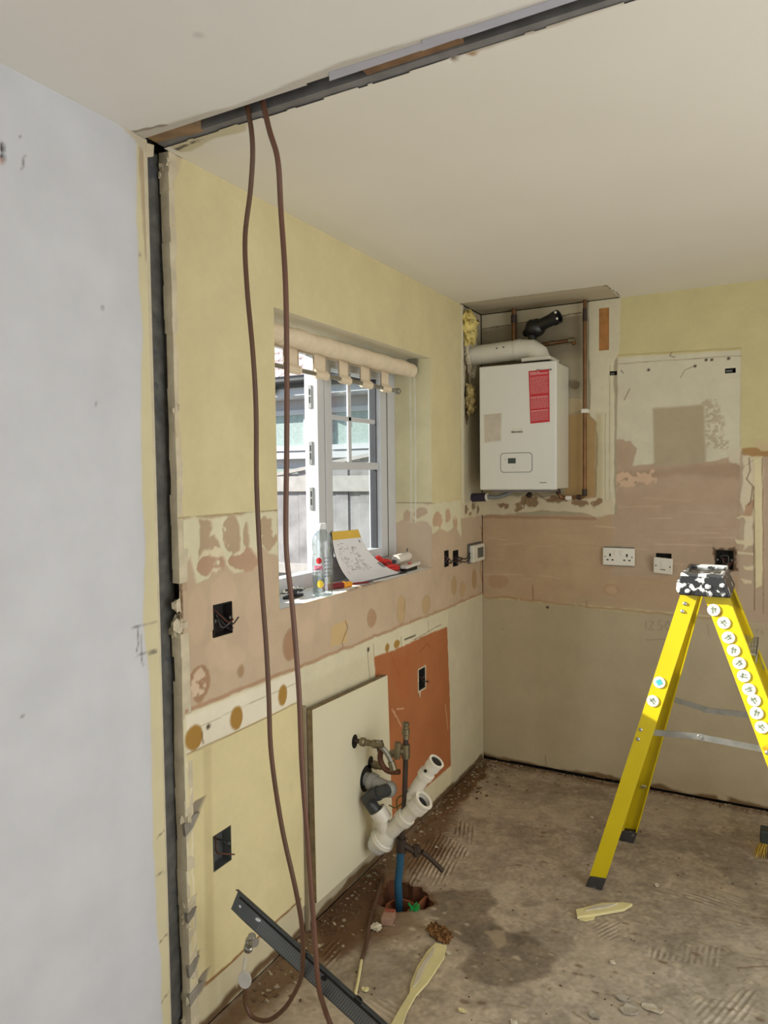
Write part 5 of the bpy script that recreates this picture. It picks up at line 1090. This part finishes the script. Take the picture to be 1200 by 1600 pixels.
n2 = [(403, 172), (420, 200), (434, 250), (439, 330), (446, 440), (448, 560), (448, 700), (447, 850), (457, 950), (467, 1080), (472, 1200), (482, 1330), (490, 1440), (497, 1535), (506, 1572), (516, 1600), (528, 1630)]
P2_ = hang(n2, [-2.30, -2.30, -2.29]+[-2.27]*4+[-2.25]*7+[-2.20, -2.19, -2.18]); P2_[0] = Vector((.345, -2.31, 2.46)); P2_ += [Vector((P2_[-1].x+.03, -2.17, .02)), Vector((P2_[-1].x+.12, -2.16, .007))]
o = MB().tube(P2_, .0066, 10, smooth=6).build('hanging_cable', cabM, smooth=70); tag(o, 'right red-brown cable hanging from the ceiling slot past the window edge', 'cable')
chv = mat('chrome_valve', (168, 168, 164), .25, .9, var=.1)
t = thing('isolation_valve', 'small chrome valve with white tape on the cable end below the channel tip', 'valve', tuple(WF(386, 1510, -2.14)))
va, vb = WF(394, 1462, -2.16), WF(384, 1494, -2.14)
vd = (vb-va).normalized()
MB().lathe([(.008, 0), (.011, .002), (.011, .018), (.014, .020), (.014, .034), (.009, .037), (.009, .046), (.013, .048), (.013, .062), (.008, .064)], va, vd, 12).build('valve_body', chv, t, smooth=30)
MB().cyl(va+vd*.022, va+vd*.022+Vector((.022, -.006, .004)), .012, 10).build('side_outlet', chv, t, smooth=30)
MB().cyl(vb+vd*.002, WF(379, 1525, -2.14), .0055, 10).build('plastic_tail', wst, t, smooth=50)
MB().ell(WF(383, 1530, -2.145), (.3, -1, .1), .020, .024, .006, 20).build('flange_disc', mat('pale_grey_plastic', (206, 202, 196), .5), t, bevel=.002)

# ------------------------------------------------------------------ floor things
strip = mat('cream_paint_strip', (224, 213, 158), .7, var=.06); plas = mat('plaster_flake', (206, 196, 174), .9, var=.15)
def slab(name, px, th, m, z=0.0, lift=0):
    P_ = [WZ(u, v, z) for u, v in px]; return MB().prism([(p.x, p.y, z+.001+lift*i/len(P_)) for i, p in enumerate(P_)], (0, 0, th)).build(name, m)
o = slab('plaster_strip', [(611, 1605), (625, 1580), (640, 1556), (642, 1540), (652, 1515), (668, 1490), (681, 1478), (698, 1482), (694, 1500), (680, 1522), (668, 1540), (650, 1560), (636, 1585), (628, 1610)], .008, strip, lift=.004); tag(o, 'long jagged pale yellow plaster strip lying near the bottom edge', 'plaster strip')
o2 = MB().prism([tuple(WZ(u, v, .012)) for u, v in ((645, 1545), (652, 1520), (668, 1494), (680, 1480), (676, 1492), (664, 1512), (654, 1535))], (0, 0, .004)).build('peeling_layer', plas, o)
t = thing('plaster_strip', 'short two-ply pale plaster strip in front of the yellow ladder foot', 'plaster strip', tuple(WZ(940, 1425)))
MB().prism([tuple(WZ(u, v, .004)) for u, v in ((902, 1436), (900, 1425), (940, 1415), (975, 1414), (988, 1416), (975, 1424), (930, 1432))], (0, 0, .010)).build('strip', strip, t); MB().prism([tuple(WZ(u, v, .001)) for u, v in ((905, 1438), (930, 1433), (928, 1437), (915, 1440))], (0, 0, .004)).build('strip', strip, t)
MB().prism([tuple(WZ(u, v, .015)) for u, v in ((915, 1424), (930, 1417), (965, 1413), (950, 1419))], (0, 0, .005)).build('peeling_layer', plas, t)
t = thing('brick_fragment', 'small square piece of red brick beside the drain hole', 'brick', tuple(WZ(605, 1445)))
p = WZ(607, 1440); MB().obox((p.x, p.y, .014), (.019, .006, 0), (-.006, .026, 0), (0, 0, .014)).build('fragment', mat('pinkish_brick', (156, 124, 104), .9, var=.2, bump=.6), t, bevel=.003)
MB().obox((p.x-.003, p.y+.018, .0285), (.017, .005, 0), (-.002, .008, 0), (0, 0, .002)).build('fired_face', mat('red_brick_face', (150, 74, 56), .85, var=.2), t)
o = MB().blob((WZ(588, 1452).x, WZ(588, 1452).y, .008), (.018, .016, .01), 3, .3).build('rubble_lump', plas); tag(o, 'pale round rubble lump just left of the brick piece', 'rubble')
b = MB(); c_ = WZ(685, 1465)
for i, (dx_, dy_, r_) in enumerate(((-.022, .014, .022), (0, .004, .026), (.022, -.006, .026), (.012, .012, .02))): b.blob((c_.x+dx_, c_.y+dy_, .014), (r_, r_*.75, .016), i, .5, 20, 12, 4)
tag(b.build('fibre_clump', mat('brown_fibre', (136, 96, 54), .95, var=.4, scale=60, bump=1, bscale=90), smooth=40), 'brown fibrous clump at the top end of the long strip', 'fibre clump')
b = MB(); c_ = WZ(647, 1422)
for i in range(7):
    a_ = random.uniform(0, 6.3); b.bar((c_.x+random.uniform(-.012, .012), c_.y-.008+random.uniform(-.008, .008), .003), (c_.x+.02*math.cos(a_), c_.y+.02*math.sin(a_), random.uniform(.008, .03)), .007, .002)
tag(b.build('green_wrapper', mat('bright_green_plastic', (30, 150, 70), .4)), 'bright green plastic scrap at the rim of the drain hole', 'plastic scrap')
drn = mat('old_brown_pipe', (92, 66, 48), .7, var=.3)
t = thing('buried_pipe', 'thin brown pipe stub running along the floor from the drain hole', 'pipe', tuple(WZ(575, 1470)))
MB().tube([WZ(598, 1372, .012)+Vector((0, 0, .0)), WZ(588, 1405, .01), WZ(578, 1440, .007), WZ(571, 1480, .006), WZ(565, 1500, .006)], .007, 8, smooth=5).build('pipe', drn, t, smooth=60)
MB().tube([WZ(565, 1500, .005), WZ(560, 1530, .005), WZ(554, 1560, .004)], .005, 6, smooth=4).build('paint_crust', strip, t, smooth=60)
cl = mat('orange_clay_pipe', (142, 84, 52), .85, var=.25); t = thing('clay_drain', 'broken orange clay drain pipe set in the hole under the blue pipe', 'drain', (.2, -1.35, -.1))
MB().ring((.19, -1.37, -.19), (.20, -1.372, -.045), .062, .052, 22).build('pipe_rim', cl, t, smooth=50)
MB().prism([(.252, -1.425, -.02), (.262, -1.30, -.015), (.255, -1.30, -.12), (.235, -1.41, -.13)], (.012, .004, 0)).build('broken_shard', cl, t)
MB().cyl((.16, -1.36, -.16), (.18, -1.36, -.10), .026, 14).build('grey_bung', mat('grey_bung', (96, 92, 90), .7), t, smooth=50)
# twigs and chips of debris in the dirt beside the wall
rg = random.Random(21); chip = mat('pale_chips', (170, 154, 128), .9, var=.3); chip2 = mat('brown_chips', (110, 86, 62), .9, var=.3)
b = MB(); b2 = MB()
def rock(B, x, y, r_):
    B.obox((x, y, r_*.35), (r_, rg.uniform(-.4, .4)*r_, rg.uniform(-.3, .3)*r_), (rg.uniform(-.4, .4)*r_, r_*rg.uniform(.5, 1), rg.uniform(-.3, .3)*r_), (rg.uniform(-.3, .3)*r_, 0, r_*.45))
for k in range(520):
    y_ = rg.uniform(-2.05, -.02); x_ = abs(rg.gauss(0, .08))+.008
    if -1.52 < y_ < -1.05: x_ = abs(rg.gauss(0, .05))+.02
    if hole_d(np.array([x_]), np.array([y_]))[0] < .15: continue
    rock(b if rg.random() < .45 else b2, x_, y_, rg.uniform(.0015, .006))
for k in range(220):
    x_ = rg.uniform(.02, 1.4); rock(b if rg.random() < .5 else b2, x_, -abs(rg.gauss(0, .02))-.006, rg.uniform(.0015, .005))
for k in range(320):
    x_ = rg.uniform(.1, 1.42); y_ = rg.uniform(-2.1, -.05)
    if hole_d(np.array([x_]), np.array([y_]))[0] < .15: continue
    rock(b if rg.random() < .5 else b2, x_, y_, rg.uniform(.001, .0035))
b.build('plaster_grit', chip, FLOOR, kind='stuff'); b2.build('brown_grit', chip2, FLOOR, kind='stuff')
b = MB()
for k in range(26):
    x_ = rg.uniform(.02, .12); y_ = rg.uniform(-1.68, -1.42); a_ = rg.uniform(0, 3.1); l_ = rg.uniform(.008, .03); b.bar((x_, y_, .003), (x_+l_*math.cos(a_), y_+l_*math.sin(a_), rg.uniform(.004, .014)), .003, .002)
b.build('splinters', chip2, FLOOR, kind='stuff')
def flake(u, v, ru, rv, lab, seed, m=plas):
    rnd = random.Random(seed); c_ = WZ(u, v); pts = []
    for i in range(9): a_ = 2*math.pi*i/9; q = rnd.uniform(.7, 1.15); pts.append((c_.x+ru*q*math.cos(a_), c_.y+rv*q*math.sin(a_), .001+rnd.uniform(0, .006)))
    o = MB().prism(pts, (0, 0, .004)).build('plaster_flake', m); tag(o, lab, 'plaster flake', 'plaster flakes on the floor')
flake(985, 1581, .030, .022, 'largest grey plaster flake at the bottom right of the floor', 1, mat('grey_flake', (176, 168, 152), .9, var=.15))
flake(1018, 1578, .030, .014, 'pale plaster flake just right of the largest flake at the bottom', 2)
flake(975, 1562, .022, .013, 'grey plaster flake just above the largest flake at the bottom', 3, MATS['grey_flake'])
flake(930, 1590, .018, .012, 'small flake at the bottom edge left of the flake group', 4, MATS['grey_flake'])
flake(571, 1549, .012, .008, 'small pale flake just right of the metal channel on the floor', 5, strip)
flake(722, 1582, .014, .007, 'small cream flake right of the long plaster strip', 6, strip)
flake(1026, 1385, .009, .012, 'small lone flake right of the nearer ladder foot', 7)
flake(925, 1279, .010, .010, 'small pale flake left of the farther ladder foot', 8)
flake(803, 1600, .012, .01, 'small flake at the bottom edge below the damp stain', 9)
flake(957, 1506, .010, .008, 'small flake on the bare screed right of the damp stain', 10)
flake(700, 1492, .009, .006, 'small pale flake beside the fibre clump', 11)
flake(682, 1326, .008, .006, 'small pale flake on the combed adhesive ridges', 12)
# broom
t = thing('broom_head', 'broom with dark head and yellow bristles at the right edge of the floor', 'broom', (1.40, -.43, 0))
MB().box((1.352, -.47, .062), (1.62, -.41, .115)).build('head', mat('dark_green_head', (52, 60, 56), .5), t, bevel=.006)
MB().cyl((1.50, -.44, .11), (1.62, -.16, 1.25), .012, 12).build('handle', wood, t, smooth=50)
b = MB(); 
for i in range(420):
    x_ = rg.uniform(1.356, 1.61); y_ = rg.uniform(-.465, -.415); sp = (x_-1.48)*.0+(-.028 if x_ < 1.38 else 0)*rg.random(); b.bar((x_, y_, .065), (x_+sp+rg.uniform(-.006, .006), y_+rg.uniform(-.02, .02), .001), .0022, .0016, (1, .1, 0))
b.build('bristles', mat('yellow_bristles', (206, 170, 66), .7, var=.2), t, kind='stuff')

# ------------------------------------------------------------------ outside
fencewood = mat('weathered_fence_wood', (164, 161, 162), .9, var=.35, scale=5, bump=.4, bscale=25, spots=(7, .66, (120, 112, 106))); pale2 = mat('pale_gravel_board', (186, 182, 178), .9, var=.15, scale=12)
FY = 1.5
fence = thing('garden_fence', 'weathered close-board timber fence outside the window', 'fence', (-2.2, FY, -.2))
xs = -6.5; i = 0; rg = random.Random(31)
while xs < -.45:
    w_ = .125+rg.uniform(-.012, .012); topz = max(1.44, 1.57+(xs+2.5)*.15)
    MB().box((xs, FY+rg.uniform(0, .008), -.2), (xs+w_-.005, FY+.022, topz)).build('plank', fencewood, fence); xs += w_
MB().box((-6.5, FY-.022, 1.430), (-.45, FY-.001, 1.562)).build('rail', pale2, fence); MB().box((-6.5, FY-.04, .715), (-.45, FY-.001, .80)).build('rail', pale2, fence)
MB().prism([(-3.6, FY-.02, 1.395), (-.45, FY-.02, 1.885), (-.45, FY-.02, 1.915), (-3.6, FY-.02, 1.425)], (0, .07, 0)).build('capping_rail', pale2, fence)
HY = 5.0
hp = lambda u, v, y=HY: WF(u, v, y)
house = thing('neighbour_bungalow', 'white rendered bungalow with tiled roof and black gutter beyond the fence', 'house', (-5, HY, -.2))
render = mat('white_render', (196, 196, 202), .85, var=.04); tileM = mat('pinkish_grey_roof_tile', (184, 170, 170), .85, var=.2, scale=8)
gz = hp(430, 598).z; fz = hp(430, 625).z; wz1 = hp(430, 651).z; wz0 = hp(430, 698).z; cz = hp(430, 716).z
MB().box((-9, HY, -.3), (-.8, HY+.3, gz)).build('wall', render, house)
MB().box((-9, HY-.30, fz), (-.8, HY-.26, gz-.03)).build('fascia', upvc, house); MB().box((-9, HY-.28, fz-.02), (-.8, HY, fz)).build('soffit', upvc, house)
MB().cyl((-9, HY-.33, gz-.06), (-.8, HY-.33, gz-.06), .085, 12).build('gutter', mat('black_gutter', (30, 32, 34), .4), house, smooth=50)
MB().cyl((hp(470, 600).x-.25, HY-.36, gz-.20), (hp(470, 600).x-.25, HY-.36, gz-.03), .06, 12).build('gutter_outlet', MATS['black_gutter'], house, smooth=50)
frost = mat('frosted_glazing', (172, 190, 186), .3, var=.16, scale=25)
xw = hp(487, 700).x; xr = hp(600, 700).x
def hwin(x0, x1):
    f = MB().box((x0-.07, HY-.06, wz0-.07), (x0, HY, wz1+.07)).box((x1, HY-.06, wz0-.07), (x1+.07, HY, wz1+.07)).box((x0, HY-.06, wz1), (x1, HY, wz1+.07)).box((x0, HY-.06, wz0-.07), (x1, HY, wz0)).build('window', upvc, house)
    MB().box((x0, HY-.03, wz0), (x1, HY-.01, wz1)).build('pane', frost, f)
x_a = hp(426, 680).x
hwin(hp(380, 680).x, hp(487, 680).x-.1); hwin(hp(522, 680).x, hp(606, 680).x)
MB().box((-9, HY-.12, cz-.02), (-.8, HY, wz0-.10)).build('window_cill', upvc, house); MB().box((-9, HY-.02, -.3), (-.8, HY+.01, cz-.16)).build('plinth', mat('green_grey_panel', (150, 168, 160), .5), house)
rz = gz-.02; sl = math.radians(32)
for r_ in range(9):
    for k in range(18):
        x0 = -8.0+k*.40+(r_ % 2)*.2; y0 = HY-.36+r_*.27; z0 = rz+r_*.27*math.tan(sl)
        if x0 > -1.2: continue
        if r_ == 0 and k == 0:
            pass
        tl = MB().add([(x0, y0, z0), (x0+.385, y0, z0), (x0+.385, y0+.32, z0+.32*math.tan(sl)), (x0, y0+.32, z0+.32*math.tan(sl)), (x0, y0, z0+.045), (x0+.385, y0, z0+.045), (x0+.385, y0+.32, z0+.32*math.tan(sl)+.012), (x0, y0+.32, z0+.32*math.tan(sl)+.012)], [(0, 3, 2, 1), (4, 5, 6, 7), (0, 1, 5, 4), (1, 2, 6, 5), (2, 3, 7, 6), (3, 0, 4, 7)])
        tl.build('roof_tile', tileM, house)
MB().prism([(-9, HY-.34, rz-.02), (-9, HY+2.6, rz+2.9*math.tan(sl)-.02), (-9, HY+2.6, rz-.1)], (8.2, 0, 0)).build('roof_deck', voidM, house)
struct(MB().box((-12, -12, -.5), (-.3, 12, -.2)).build('ground', mat('garden_path', (150, 146, 138), .9, var=.2)))
